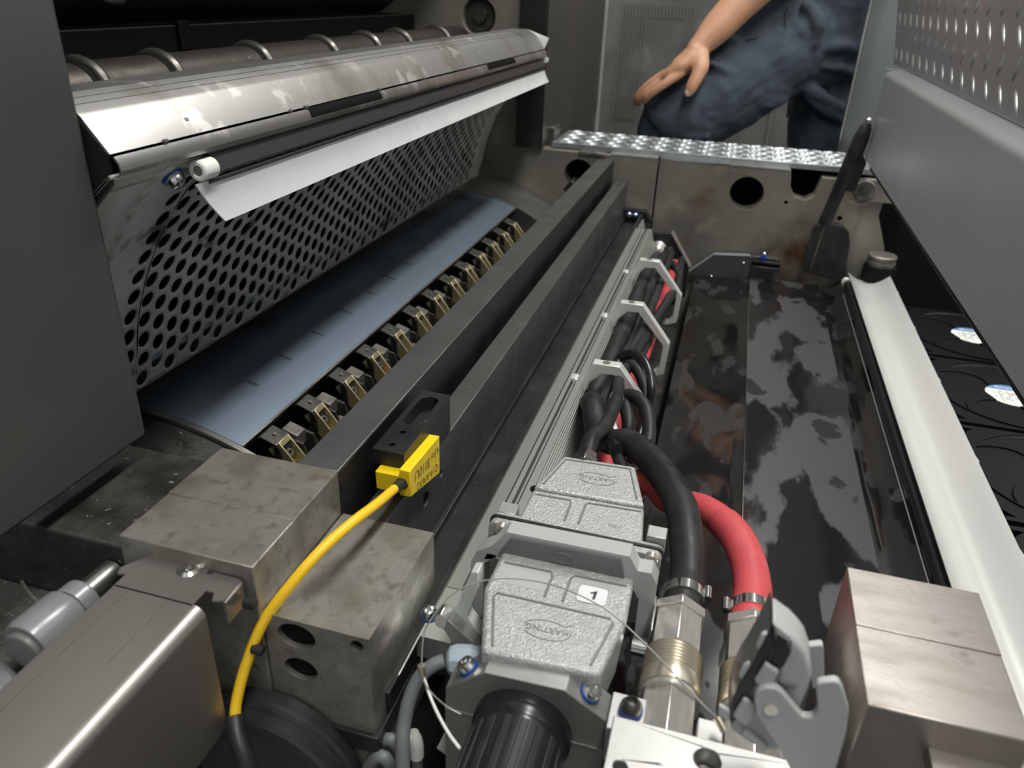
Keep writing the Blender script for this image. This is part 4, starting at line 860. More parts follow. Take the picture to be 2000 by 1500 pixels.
for x, z, y, lab, ears in ((0.0158, -0.3600, 0.4170, 'black', (0.5,)), (0.0590, -0.3600, 0.4160, 'red', (0.15, PI - 0.15))):
    t = thing('hose_clip', 'bright zinc hose clip squeezing the end of the %s hose' % lab, 'clip', (x, y, z))
    b = B(); lathe(b, (x, y, z), (x, y - 1, z), [(0, 0.0139), (0.0085, 0.0140)], 32); obj('band', b, m_chrome, t)
    for a in ears:
        c = Vector((x + 0.0162 * math.cos(a), y - 0.0045, z + 0.0162 * math.sin(a)))
        b = B(); lathe(b, c + Vector((0, 0.0055, 0)), c + Vector((0, -1, 0)), [(0, 0.0030), (0.011, 0.0030), (0.011, 0.0016), (0.004, 0.0016), (0.004, 0)], 14); obj('ear', b, m_chrome, t)

# ---------------------------------------------------------------- near mounting blocks
t = thing('mounting_block', 'milled aluminium block with bored holes at the bottom centre', 'block', (0.03, 0.24, -0.37))
b = B(); outer = [(-0.0135, 0.205), (0.085, 0.205), (0.085, 0.2840), (-0.0135, 0.2840)]
h1 = at(1382, 1484, z=-0.335); h2 = at(1211, 1497, z=-0.335)
plate(b, outer, [circ(h1.x, h1.y, 0.0066, 24), circ(h2.x, h2.y, 0.0036, 16)], -0.350, -0.335, FZ); obj('block', b, m_alublk, t, bevel=0.0006)
obj('core', box(B(), -0.0133, 0.0848, 0.2052, 0.2838, -0.372, -0.3502), m_motorgrey, t)
b = B(); lathe(b, (h1.x, h1.y, -0.3502), (h1.x, h1.y, 0), [(0, 0.0056), (0.004, 0.0056), (0.0045, 0.005), (0.0045, 0.0026), (0.002, 0.0026), (0.002, 0)], 20); obj('cap_screw', b, m_nickel, t)
t = thing('fixing_lug', 'small white aluminium lug with a black domed screw beside the block', 'lug', (-0.007, 0.297, -0.37))
c = at(1236, 1362, y=0.300)
obj('lug', box(B(), -0.0168, c.x + 0.0078, 0.2845, 0.3095, -0.372, -0.3465), m_alublk, t, bevel=0.0006)
b = B(); cyl(b, (c.x, 0.2985, -0.3464), (c.x, 0.2985, -0.3435), 0.0066, 24); obj('locking_ring', b, m_blue, t)
b = B(); lathe(b, (c.x, 0.2985, -0.3434), (c.x, 0.2985, 0), [(0, 0.0062), (0.002, 0.006), (0.005, 0.004), (0.0058, 0.0028), (0.003, 0.0026), (0.003, 0)], 24); obj('domed_head', b, m_rubbersh if False else m_grip, t)
o = obj('spacer_block', box(B(), 0.030, 0.043, 0.2845, 0.305, -0.372, -0.345), m_alublk, None, bevel=0.0005)
tag(o, 'small white spacer block between the fittings and the open hood', 'block')
# open connector housing with lever
t = thing('open_connector_housing', 'tilted grey open connector housing with black gasket and swung-out lever plate', 'connector', (0.08, 0.29, -0.37))
def slab(nm, pts, y0, y1, m, bev=0.0008, scale=1.0):
    P = [at(px, py, y=y0) for px, py in pts]
    return obj(nm, prism(B(), [(p.x, p.z) for p in P], y0, y1), m, t, bevel=bev, segs=3)
slab('lever_plate', [(1473, 1366), (1475, 1356), (1483, 1348), (1495, 1344), (1508, 1344), (1520, 1348), (1530, 1357), (1551, 1383), (1568, 1402), (1579, 1403), (1588, 1401), (1597, 1390), (1597, 1370), (1594, 1350), (1596, 1338), (1604, 1334), (1630, 1331), (1640, 1336), (1646, 1347), (1658, 1388), (1652, 1436), (1632, 1505), (1545, 1505), (1524, 1465), (1499, 1430), (1478, 1395)], 0.262, 0.266, m_greypl, 0.0009)
c = at(1506, 1384, y=0.2619)
b = B(); cyl(b, c, c + Vector((0, -0.0012, 0)), 0.0030, 22); obj('pivot_pin', b, m_nickel, t)
b = B(); cyl(b, c, c + Vector((0, 0.0001, 0)), 0.0034, 22); b.free()
slab('housing_body', [(1509, 1217), (1528, 1232), (1544, 1243), (1562, 1262), (1574, 1278), (1583, 1305), (1586, 1322), (1578, 1350), (1562, 1385), (1556, 1420), (1520, 1466), (1497, 1468), (1460, 1448), (1425, 1424), (1427, 1410), (1452, 1370), (1462, 1345), (1480, 1318), (1500, 1296), (1512, 1262)], 0.2695, 0.288, m_greypl, 0.0018)
slab('black_gasket', [(1506, 1226), (1512, 1262), (1494, 1300), (1470, 1346), (1452, 1382), (1430, 1418), (1421, 1400), (1430, 1365), (1444, 1338), (1470, 1296), (1494, 1250)], 0.2675, 0.2920, m_rubbersh, 0.0006)
slab('contact_window', [(1518, 1240), (1538, 1253), (1540, 1272), (1532, 1296), (1522, 1309), (1503, 1298), (1512, 1276)], 0.2683, 0.2696, m_rubbersh, 0.0003)
slab('window_rim', [(1509, 1217), (1544, 1245), (1541, 1254), (1516, 1238)], 0.2665, 0.2694, m_greypl, 0.0006)
slab('cross_rib', [(1524, 1312), (1532, 1300), (1544, 1276), (1546, 1250), (1552, 1258), (1550, 1282), (1538, 1310), (1530, 1318)], 0.2668, 0.2694, m_greypl, 0.0006)
slab('upper_pad', [(1495, 1297), (1521, 1314), (1512, 1334), (1502, 1346), (1484, 1342), (1473, 1331)], 0.2650, 0.2676, m_greypl, 0.0008)
slab('lower_pad', [(1452, 1366), (1476, 1376), (1474, 1392), (1458, 1420), (1431, 1400)], 0.2650, 0.2676, m_greypl, 0.0008)
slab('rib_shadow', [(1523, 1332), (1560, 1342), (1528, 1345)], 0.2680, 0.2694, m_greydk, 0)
slab('lower_rib', [(1447, 1434), (1456, 1428), (1500, 1462), (1494, 1470)], 0.2665, 0.2694, m_greypl, 0.0006)
slab('edge_tab', [(1488, 1241), (1498, 1238), (1501, 1246), (1482, 1270), (1477, 1264)], 0.2685, 0.2710, m_greypl, 0.0005)
slab('edge_tab', [(1453, 1302), (1463, 1296), (1466, 1304), (1448, 1328), (1443, 1322)], 0.2685, 0.2710, m_greypl, 0.0005)
slab('edge_tab', [(1405, 1379), (1426, 1391), (1423, 1412), (1402, 1396)], 0.2665, 0.2690, m_greypl, 0.0005)
slab('rear_arm', [(1575, 1268), (1580, 1263), (1604, 1260), (1608, 1264), (1611, 1345), (1588, 1345)], 0.290, 0.294, m_greypl, 0.0006)
# lanyard wire with ferrules
m_wire = mat('dull_steel_wire', (0.30, 0.30, 0.28), None, 0.45, 0.6)
W = [at(823, 1300, z=-0.340), at(828, 1240, z=-0.33), at(850, 1198, z=-0.324), at(885, 1160, z=-0.320), at(930, 1138, z=-0.318), at(985, 1130, z=-0.317), at(1050, 1136, z=-0.317), at(1115, 1155, z=-0.317), at(1190, 1195, z=-0.319), at(1260, 1258, z=-0.324), at(1325, 1325, z=-0.330), at(1375, 1378, z=-0.334), at(1400, 1402, z=-0.336)]
t = thing('wire_lanyard', 'thin steel lanyard wire arching over the connector hood', 'wire', (-0.06, 0.33, -0.345))
b = B(); tube(b, W, 0.00045, 8, 8); obj('wire', b, m_wire, t)
for p, d_ in ((W[0], Vector((0.1, 0, -1))), (W[-1], Vector((0.5, -0.5, -0.3)))):
    b = B(); lathe(b, p, p + d_, [(0, 0.0022), (0.007, 0.0022)], 14); obj('ferrule', b, m_gold, t)
b = B(); tube(b, [at(822, 1320, z=-0.348), at(840, 1350, z=-0.350), at(870, 1378, z=-0.350), at(900, 1395, z=-0.352)], 0.0005, 8, 6); obj('return_strand', b, m_wire, t)
b = B(); tube(b, [at(828, 1325, z=-0.352), at(842, 1365, z=-0.350), at(858, 1400, z=-0.348), at(878, 1435, z=-0.347), at(898, 1462, z=-0.347)], 0.0009, 8, 6); tag(obj('nylon_string', b, m_nylon), 'thin white cord hanging in front of the dark gap left of the knob', 'string')
# grey signal cable and gland
t = thing('cable_gland', 'light blue-grey plastic gland beside the adjuster block', 'gland', at(905, 1283, y=0.315))
g0_, g1_ = at(945, 1290, y=0.318), at(866, 1290, y=0.312)
b = B(); lathe(b, g0_, g1_, [(0, 0.0085), (0.006, 0.0085), (0.0065, 0.0092), (0.016, 0.0095), (0.020, 0.0085), (0.022, 0.006)], 8); obj('gland_body', b, m_gland, t, bevel=0.0012)
sc_ = [at(868, 1290, y=0.312), at(845, 1300, y=0.308), at(818, 1325, y=0.302), at(800, 1365, y=0.294), at(790, 1410, y=0.286), at(786, 1455, y=0.278), at(788, 1540, y=0.268)]
tag(obj('signal_cable', tube(B(), sc_, 0.0043, 14, 8), m_greycab), 'grey cable hanging from the blue-grey gland to the bottom edge', 'cable')
tag(obj('signal_cable', tube(B(), [at(735, 1530, y=0.30), at(738, 1480, y=0.30), at(748, 1452, y=0.30), at(760, 1444, y=0.30), at(773, 1454, y=0.30), at(780, 1485, y=0.30), at(782, 1530, y=0.30)], 0.0042, 12, 8), m_greycab), 'grey cable loop, the taller one at the bottom edge', 'cable')
tag(obj('signal_cable', tube(B(), [at(715, 1520, y=0.29), at(722, 1495, y=0.29), at(740, 1478, y=0.29), at(757, 1486, y=0.29), at(764, 1515, y=0.29)], 0.0042, 12, 8), m_greycab), 'grey cable loop, the lower one at the bottom edge', 'cable')
mk = [at(804, 1436, y=0.31), at(812, 1450, y=0.31), at(814, 1476, y=0.31), at(815, 1530, y=0.31)]
t = thing('marked_cable', 'grey cable with a white marker sleeve at the bottom edge', 'cable', mk[3])
obj('cable', tube(B(), mk, 0.0038, 12, 8), m_greycab, t); obj('marker_sleeve', tube(B(), [mk[0] + Vector((0, 0, 0.001)), mk[1], mk[2]], 0.0048, 14, 6), m_nylon, t)
# near end clip of the cassette and its screw
t = thing('cassette_near_bracket', 'silver angled clip at the near end of the cassette', 'bracket', (-0.135, 0.335, -0.42))
def sl3(nm, pts, y0, th, m):
    P = [at(px, py, y=y0) for px, py in pts]
    return obj(nm, prism(B(), [(p.x, p.z) for p in P], y0, y0 + th), m, t, bevel=0.0005)
sl3('top_tab', [(848, 1203), (860, 1199), (876, 1210), (868, 1232), (850, 1222)], 0.335, 0.010, m_chrome)
sl3('arm', [(866, 1228), (874, 1210), (928, 1262), (916, 1275), (894, 1275)], 0.335, 0.010, m_aluprof)
sl3('vee_clip', [(880, 1208), (920, 1118), (934, 1118), (934, 1150), (912, 1205), (938, 1240), (938, 1262), (926, 1262)], 0.345, 0.010, m_aluclamp)
sc2 = at(838, 1195, y=0.345)
t = thing('button_head_screw', 'shiny domed screw with a blue ring beside the bored block', 'screw', sc2)
n_ = Vector((0.1, -0.35, 0.9)).normalized()
b = B(); lathe(b, sc2 - n_ * 0.005, sc2 + n_, [(0, 0.0056), (0.003, 0.0056)], 20); obj('locking_ring', b, m_blue, t)
b = B(); lathe(b, sc2 - n_ * 0.002, sc2 + n_, [(0, 0.0052), (0.003, 0.0048), (0.0055, 0.003), (0.0058, 0.002), (0.003, 0.0019), (0.003, 0)], 20); obj('domed_head', b, m_chrome, t)
# ---------------------------------------------------------------- foreground left: channel, rod, motor
t = thing('steel_channel', 'satin folded steel channel running out of the lower left corner', 'channel', (-0.27, 0.2, -0.40))
R = 0.0075
sec = [(-0.3005, -0.3400), (-0.3005, -0.3112), (-0.2990, -0.3098)] + [(p[0], p[1]) for p in arcpts(-0.2405 - R, -0.3098 - R, R, PI / 2, 0, 8)] + [(-0.2405, -0.4050), (-0.2420, -0.4050), (-0.2420, -0.3173)] + [(p[0], p[1]) for p in arcpts(-0.2405 - R, -0.3098 - R, R - 0.0015, 0, PI / 2, 6)] + [(-0.2990, -0.3113), (-0.2990, -0.3400)]
obj('channel_body', prism(B(), sec, 0.02, 0.2640), m_channel, t, ang=0.5)
pl = [(-0.2995, 0.2630), (-0.2995, 0.2735), (-0.3045, 0.2720), (-0.3065, 0.2770), (-0.2940, 0.2960), (-0.2700, 0.2925), (-0.2695, 0.2890), (-0.2660, 0.2890), (-0.2655, 0.2920), (-0.2570, 0.2915), (-0.2565, 0.2880), (-0.2530, 0.2880), (-0.2525, 0.2905), (-0.2345, 0.2895), (-0.2335, 0.2720), (-0.2400, 0.2700), (-0.2425, 0.2755), (-0.2480, 0.2755), (-0.2480, 0.2630)]
sh = at(372, 1108, z=-0.3098)
obj('end_plate', plate(B(), pl, [circ(sh.x, sh.y - 0.002, 0.0068, 20)], -0.3112, -0.3098, FZ), m_channel, t)
obj('down_tab', prism(B(), [(-0.2350, -0.3098), (-0.2330, -0.3115), (-0.2330, -0.3270), (-0.2345, -0.3270)], 0.272, 0.289), m_channel, t)
b = B(); lathe(b, (sh.x, sh.y - 0.002, -0.3150), (sh.x, sh.y - 0.002, 0), [(0, 0.0064), (0.0045, 0.0064), (0.0062, 0.004), (0.0062, 0.0024), (0.004, 0.0022), (0.004, 0)], 24); obj('screw', b, m_chrome, t)
for x0 in (-0.2890, -0.2625):
    obj('scribed_line', box(B(), x0, x0 + 0.0004, 0.15 if x0 < -0.28 else 0.215, 0.262, -0.30985, -0.3097), m_gripc, t)
b = B(); c = at(497, 1180, y=0.284); lathe(b, c + Vector((-0.006, 0, 0)), c + Vector((1, 0, 0)), [(0, 0.0035), (0.006, 0.0035), (0.007, 0.0025)], 16); obj('side_pin', b, m_rubber, t)
b = B(); c = at(512, 1270, y=0.284); lathe(b, c + Vector((-0.006, 0, 0)), c + Vector((1, 0, 0)), [(0, 0.0035), (0.006, 0.0035), (0.007, 0.0025)], 16); obj('side_pin', b, m_rubber, t)
t = thing('push_rod', 'steel rod with a stepped light grey collar and black end cap at the lower left', 'rod', (-0.338, 0.25, -0.36))
a = Vector((-0.3365, 0.2990, -0.3385))
def L_(nm, y0, prof, m, n=36): b = B(); lathe(b, (a.x, y0, a.z), (a.x - 0.03, y0 - 1, a.z), prof, n); obj(nm, b, m, t, bevel=0.0006)
L_('rod', 0.299, [(0, 0.0082), (0.030, 0.0082)], m_bearer)
L_('front_collar', 0.2745, [(0, 0.0122), (0.0010, 0.0130), (0.0115, 0.0132)], m_greycol := mat('grey_enamel_collar', (0.24, 0.245, 0.26), None, 0.28, 0.2))
L_('groove', 0.2632, [(0, 0.0122), (0.003, 0.0122)], m_greydk)
L_('main_collar', 0.2610, [(0, 0.0150), (0.0012, 0.0158), (0.026, 0.0162), (0.030, 0.0150)], m_greycol)
L_('end_cap', 0.2315, [(0, 0.0118), (0.004, 0.0118), (0.005, 0.0095), (0.005, 0)], m_greydk)
t = thing('grey_pipe_joint', 'large rounded light grey casting at the left edge below the push rod', 'casting', (-0.335, 0.18, -0.42))
b = B(); cyl(b, (-0.352, 0.229, -0.383), (-0.385, 0.12, -0.383), 0.0310, 40); obj('casting', b, m_greycol, t, bevel=0.004, segs=3)
t = thing('drive_motor_cap', 'round black motor cap with a thick rim at the bottom edge', 'motor', (-0.205, 0.27, -0.50))
mc = at(512, 1532, y=0.268)
b = B(); lathe(b, (mc.x, 0.2915, mc.z), (mc.x, 0, mc.z), [(0, 0.060), (0.008, 0.060), (0.010, 0.0585), (0.013, 0.0585), (0.014, 0.057), (0.021, 0.057), (0.023, 0.055), (0.023, 0.0490), (0.021, 0.047), (0.021, 0)], 80); obj('cap', b, m_blackgl := mat('satin_black_cap', (0.02, 0.02, 0.021), (0.028, 0.028, 0.028), 0.33, 0.0, ns=30, bump=0.3, bs=200), t)
o = obj('bed_wall', box(B(), -0.232, -0.158, 0.3, 0.42, -0.80, -0.5005), m_darkframe, None); tag(o, 'dark machine bed below the bored steel block', 'casting')
# undertray beneath everything
t = thing('machine_bed', 'black oily machine bed deep in the gap left of the knob', 'bed', (0, 0.8, FZ0))
obj('bed', box(B(), -0.156, 0.55, 0.0, 1.575, -0.75, -0.62), m_oil, t)
obj('ledge', box(B(), -0.156, 0.10, 0.20, 0.31, -0.619, -0.46), m_oil, t, bevel=0.004)
lp = [at(px, py, z=-0.4595) for px, py in ((868, 1430), (878, 1395), (905, 1400), (905, 1475), (872, 1470), (855, 1462))]
lp = [at(868, 1432, z=-0.4590), at(900, 1400, z=-0.4590), at(900, 1478, z=-0.4590), at(872, 1475, z=-0.4590), at(853, 1461, z=-0.4590)]
obj('paper_scrap', prism(B(), [(p.x, p.y) for p in lp], -0.4595, -0.4588, FZ), m_label, t)
obj('near_wall', box(B(), 0.19, 0.55, 0.25, 0.40, -0.619, -0.40), m_darkframe, t)

# right block's clamp plate
t = thing('steel_clamp_plate', 'small steel clamp plate with a screw at the bottom right corner', 'plate', (0.16, 0.28, -0.33))
pts = [at(px, py, z=-0.318) for px, py in ((1802, 1412), (1870, 1428), (1925, 1428), (1932, 1440), (1998, 1446), (2080, 1470), (2080, 1600), (1835, 1560))]
c = at(1972, 1476, z=-0.318)
obj('plate', plate(B(), [(p.x, p.y) for p in pts], [circ(c.x, c.y, 0.0056, 22)], -0.327, -0.318, FZ), m_blockr, t, bevel=0.0005)
b = B(); lathe(b, (c.x, c.y, -0.327), (c.x, c.y, 0), [(0, 0.0052), (0.0065, 0.0052), (0.0075, 0.0045), (0.0075, 0.0024), (0.003, 0.0024), (0.003, 0)], 22); obj('cap_screw', b, m_nickel, t)

# ---------------------------------------------------------------- glossy black sheets
def sheet(bm, x0, x1, y0, y1, z, th, nx, ny, amp, seed, zf=None):
    top = []
    for j in range(ny + 1):
        row = []
        for i in range(nx + 1):
            x = x0 + (x1 - x0) * i / nx; y = y0 + (y1 - y0) * j / ny
            h = noise.noise(Vector((x * 9 + seed, y * 6, seed))) * amp + noise.noise(Vector((x * 26 + seed, y * 16, seed + 5))) * amp * 0.45
            e = min(i, nx - i) / 3; h *= min(1, e)
            row.append(bm.verts.new((x, y, z + h + (zf(x, y) if zf else 0))))
        top.append(row)
    for j in range(ny):
        for i in range(nx): bm.faces.new((top[j][i], top[j][i + 1], top[j + 1][i + 1], top[j + 1][i]))
    return bm
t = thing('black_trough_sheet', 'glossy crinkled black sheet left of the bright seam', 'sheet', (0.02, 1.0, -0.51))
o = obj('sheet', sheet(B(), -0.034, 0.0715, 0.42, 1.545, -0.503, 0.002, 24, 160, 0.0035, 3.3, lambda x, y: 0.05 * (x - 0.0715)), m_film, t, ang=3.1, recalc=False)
t = thing('black_trough_sheet', 'glossy black sheet with greyer painted reflections, right of the bright seam', 'sheet', (0.16, 1.0, -0.51))
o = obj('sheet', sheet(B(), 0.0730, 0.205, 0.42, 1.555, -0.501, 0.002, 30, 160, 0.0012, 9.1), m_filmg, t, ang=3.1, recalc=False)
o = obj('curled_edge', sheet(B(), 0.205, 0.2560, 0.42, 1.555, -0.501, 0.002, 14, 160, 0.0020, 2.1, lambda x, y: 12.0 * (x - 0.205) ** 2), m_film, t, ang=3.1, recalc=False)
obj('seam_edge', box(B(), 0.0717, 0.0728, 0.42, 1.555, -0.5035, -0.5000), m_chrome, t)
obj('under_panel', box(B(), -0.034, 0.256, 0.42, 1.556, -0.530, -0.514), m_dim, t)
t = thing('trough_end_plate', 'chamfered dark grey end plate with two rivets at the far end of the black sheets', 'plate', (0.03, 1.56, -0.52))
ep = [(-0.055, -0.513), (-0.0480, -0.506), (-0.0040, -0.4640), (0.066, -0.4585), (0.118, -0.4570), (0.118, -0.513)]
obj('plate', prism(B(), ep, 1.556, 1.566), m_paint, t, bevel=0.001)
obj('edge', prism(B(), [(-0.055, -0.511), (-0.0040, -0.4630), (0.066, -0.4575), (0.066, -0.4590), (-0.0035, -0.4645), (-0.053, -0.512)], 1.5545, 1.5675), m_cover, t)
for px, py in ((1389, 540), (1452, 514)):
    c = at(px, py, y=1.555); b = B(); bmesh.ops.create_uvsphere(b, u_segments=12, v_segments=8, radius=0.0035, matrix=Matrix.Translation(c)); obj('rivet', b, m_chrome, t)
t = thing('black_rail_clip', 'small black double rail with a blue and chrome screw on the rusty frame', 'bracket', (0.10, 1.55, -0.47))
c0 = at(1470, 506, y=1.548); c1 = at(1523, 521, y=1.548)
obj('upper_rail', box(B(), c0.x, c1.x, 1.540, 1.556, c0.z - 0.005, c0.z), m_blackmet, t, bevel=0.0008)
obj('lower_rail', box(B(), c0.x, c1.x, 1.536, 1.556, c0.z - 0.019, c0.z - 0.010), m_blackmet, t, bevel=0.0008)
obj('web', box(B(), c0.x, c1.x, 1.550, 1.556, c0.z - 0.019, c0.z), m_hole, t)
c = at(1492, 500, y=1.545)
b = B(); cyl(b, c - Vector((0, 0, 0.006)), c + Vector((0, 0, 0.001)), 0.0062, 18); obj('locking_ring', b, m_blue, t)
b = B(); bmesh.ops.create_uvsphere(b, u_segments=14, v_segments=8, radius=0.0045, matrix=Matrix.Translation(c + Vector((0, 0, 0.004)))); obj('domed_head', b, m_chrome, t)

# ---------------------------------------------------------------- support tube and white tray
t = thing('black_support_tube', 'thin black tube with a white end beside the white tray', 'tube', (0.25, 1.0, -0.49))
b = B(); cyl(b, (0.2500, 0.44, -0.4750), (0.2450, 1.49, -0.4710), 0.0072, 20); obj('tube', b, m_rubbersh, t)
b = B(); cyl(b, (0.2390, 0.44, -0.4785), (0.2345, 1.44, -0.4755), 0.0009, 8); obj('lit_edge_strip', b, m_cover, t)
c = at(1640, 535, y=1.495); b = B(); lathe(b, (0.2445, 1.488, -0.4700), (0.2430, 1.53, -0.4690), [(0, 0.0085), (0.012, 0.0085), (0.014, 0.006), (0.02, 0.006)], 20); obj('white_end', b, m_nylon, t)
t = thing('white_tray', 'long satin white curved tray on the right of the black sheets', 'tray', (0.285, 1.0, -0.50))
b = B(); ny = 50; nx = 16
def tray_z(u): return -0.4585 - 0.020 * math.sin(PI * min(1, u * 1.02)) * (1 - 0.25 * u) + 0.004 * u
G = []
for off in (0, -0.0016):
    G.append([[b.verts.new((0.2475 + 0.0725 * i / nx + 0.0, 0.43 + (1.095 + 0.02 * (i / nx)) * j / ny, tray_z(i / nx) + off)) for i in range(nx + 1)] for j in range(ny + 1)])
for R_ in G:
    for j in range(ny):
        for i in range(nx): b.faces.new((R_[j][i], R_[j][i + 1], R_[j + 1][i + 1], R_[j + 1][i]))
for j in range(ny):
    for i in (0, nx): b.faces.new((G[0][j][i], G[0][j + 1][i], G[1][j + 1][i], G[1][j][i]))
for i in range(nx):
    for j in (0, ny): b.faces.new((G[0][j][i], G[0][j][i + 1], G[1][j][i + 1], G[1][j][i]))
obj('tray', b, m_tray, t)
for nm, yc_, w_ in (('nearest', 0.745, 0.075), ('second', 0.925, 0.070), ('third', 1.150, 0.066), ('fourth', 1.355, 0.064), ('farthest', 1.53, 0.05)):
    o = obj('tray_support_tab', prism(B(), [(0.300, yc_ - w_ / 2), (0.334, yc_ - w_ / 2), (0.344, yc_ - w_ / 2 + 0.018), (0.338, yc_ + w_ / 2), (0.300, yc_ + w_ / 2)], -0.490, -0.486, FZ), m_tabm if 'm_tabm' in globals() else m_greypl, None, bevel=0.0008)
    tag(o, '%s grey angular support tab sticking out from under the white tray' % nm, 'tab', 'tray support tabs')

# ---------------------------------------------------------------- fans
def make_fan():
    g = thing('axial_fan', '', 'fan', (0.445, 0, -0.53), 'black axial fans in the right pit')
    z1, z0 = -0.500, -0.540; hx = 0.445; Hh = 0.110
    b = B()
    corners = []
    for sx in (-1, 1):
        for sy in (-1, 1):
            cx_, cy_ = hx + sx * 0.092, sy * 0.092
            corners.append([(cx_ + sx * 0.010, cy_ + sy * 0.010), (cx_ - sx * 0.013, cy_ + sy * 0.010), (cx_ + sx * 0.010, cy_ - sy * 0.013)])
    plate(b, [(hx - Hh, -Hh), (hx + Hh, -Hh), (hx + Hh, Hh), (hx - Hh, Hh)], [circ(hx, 0, 0.103, 48)] + corners, z0, z1, FZ)
    obj('housing', b, m_fan, g, bevel=0.0012)
    b = B(); lathe(b, (hx, 0, z1 - 0.001), (hx, 0, z1 + 1), [(0, 0.1005), (0.003, 0.1045), (0.003, 0.1025), (-0.001, 0.1025)], 48); obj('inlet_rim', b, m_fan, g)
    b = B(); lathe(b, (hx, 0, z0), (hx, 0, 0), [(0, 0.040), (0.036, 0.040), (0.039, 0.037), (0.039, 0)], 40); obj('hub', b, m_fan, g)
    for k in range(4):
        a = 0.4 + k * PI / 2; b = B()
        pts_o = []; pts_i = []
        for i in range(9):
            u = i / 8; r_ = 0.036 + u * 0.068; aa = a + 0.55 * u * u
            wv = 0.006 + 0.010 * abs(u - 0.5) ** 1.5 * 2
            pts_o.append((hx + r_ * math.cos(aa + wv / r_), r_ * math.sin(aa + wv / r_))); pts_i.append((hx + r_ * math.cos(aa - wv / r_), r_ * math.sin(aa - wv / r_)))
        prism(b, pts_o + pts_i[::-1], z1 - 0.006, z1 + 0.0015, FZ); obj('guard_spoke', b, m_fan, g, bevel=0.0006)
    for k in range(5):
        a = k * 2 * PI / 5; b = B(); ro_ = []
        for off in (0, -0.002):
            rows = []
            for i in range(7):
                u = i / 6; r_ = 0.041 + u * 0.055; row = []
                for j in range(7):
                    v = j / 6; aa = a + (v - 0.5) * 1.05 + 0.25 * u
                    row.append(b.verts.new((hx + r_ * math.cos(aa), r_ * math.sin(aa), z0 - 0.020 + v * 0.022 + off)))
                rows.append(row)
            ro_.append(rows)
            for i in range(6):
                for j in range(6): b.faces.new((rows[i][j], rows[i][j + 1], rows[i + 1][j + 1], rows[i + 1][j]))
        obj('blade', b, m_fan, g)
    lb = obj('hub_label', prism(B(), circ(hx, 0, 0.0345, 40), z0 + 0.0392, z0 + 0.0398, FZ), m_label, g)
    ch = [(hx + 0.0343 * math.cos(a_), 0.0343 * math.sin(a_)) for a_ in [0.52 + i * (PI - 1.04) / 12 for i in range(13)]]
    obj('blue_band', prism(B(), ch, z0 + 0.0399, z0 + 0.0401, FZ), m_lblue, lb)
    b = B()
    for i, xx in enumerate((-0.016, -0.004, 0.010)): box(b, hx + xx, hx + xx + 0.0008, -0.024, 0.012, z0 + 0.0398, z0 + 0.04005)
    random.seed(3)
    for i in range(34):
        x_ = hx + random.uniform(-0.026, 0.022); y_ = random.uniform(-0.016, 0.010); box(b, x_, x_ + random.uniform(0.002, 0.006), y_, y_ + 0.0011, z0 + 0.0398, z0 + 0.04005)
    obj('small_print', b, m_greydk, lb)
    text(lb, 'printed_lettering', 'ebmpapst', 0.0095, basis((hx, 0.0245, z0 + 0.0402), (1, 0, 0), (0, 1, 0)), m_white, 0.0001)
    return g
f = make_fan()
FN = ['nearest', 'second nearest', 'third', 'farthest']
for i, yy in enumerate((0.925, 1.170, 1.415, 1.66 - 0.21)):
    pass
for i, yy in enumerate((0.690, 0.920, 1.150, 1.380)):
    lab = '%s black axial fan with a round white and blue hub label' % FN[i]
    if i == 0: f.location = Vector((0.445, yy, -0.53)) + UP; f['label'] = lab
    else: dup(f, (0.445, yy, -0.53), lab)
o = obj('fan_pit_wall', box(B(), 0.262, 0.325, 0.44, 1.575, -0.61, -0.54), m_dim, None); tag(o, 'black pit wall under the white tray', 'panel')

# ---------------------------------------------------------------- right cover and tread plate
t = thing('folded_side_cover', 'big satin stainless folded cover filling the right edge', 'cover', (0.24, 0.7, -0.25))
r_ = 0.009
csec = [(0.2300, -0.2470), (0.2260, -0.2460), (0.2260, -0.1130 - 0.0)] + arcpts(0.2260 + r_, -0.1110, r_, PI, PI * 0.60, 6) + [(0.2560, -0.0955), (0.2560, -0.0975)] + [(0.2260 + r_ + (p[0] - 0.2260 - r_) * 0.8, -0.1110 + (p[1] + 0.1110) * 0.8) for p in arcpts(0.2260 + r_, -0.1110, r_, PI * 0.60, PI, 6)] + [(0.2278, -0.1130), (0.2278, -0.2445), (0.2480, -0.2445), (0.2480, -0.2470)]
obj('cover_sheet', prism(B(), csec, -0.15, 1.505), m_cover, t, ang=0.5)
obj('far_end_cap', prism(B(), [(0.2275, -0.2450), (0.2275, -0.1080), (0.34, -0.100), (0.34, -0.2450)], 1.500, 1.506), m_cover, t, bevel=0.001)
obj('lower_shadow_rail', box(B(), 0.236, 0.262, -0.10, 1.50, -0.262, -0.2475), m_blackmet, t, bevel=0.001)
obj('corner_notch', box(B(), 0.226, 0.2485, 1.506, 1.52, -0.101, -0.098), m_cover, t)
t = thing('tread_plate_wall', 'upright stainless tread plate with raised bars at the upper right', 'plate', (0.255, 0.8, -0.1))
TX = 0.2500
b = B(); out = [(-0.15, -0.0965), (1.60, -0.0965), (1.745, 0.02), (1.95, 0.22), (1.95, 0.45), (-0.15, 0.45)]
prism(b, out, TX, TX + 0.004, FX); obj('plate', b, m_tread, t, bevel=0.0008)
def clusters(k): return None
b = B(); PZ = 0.0275
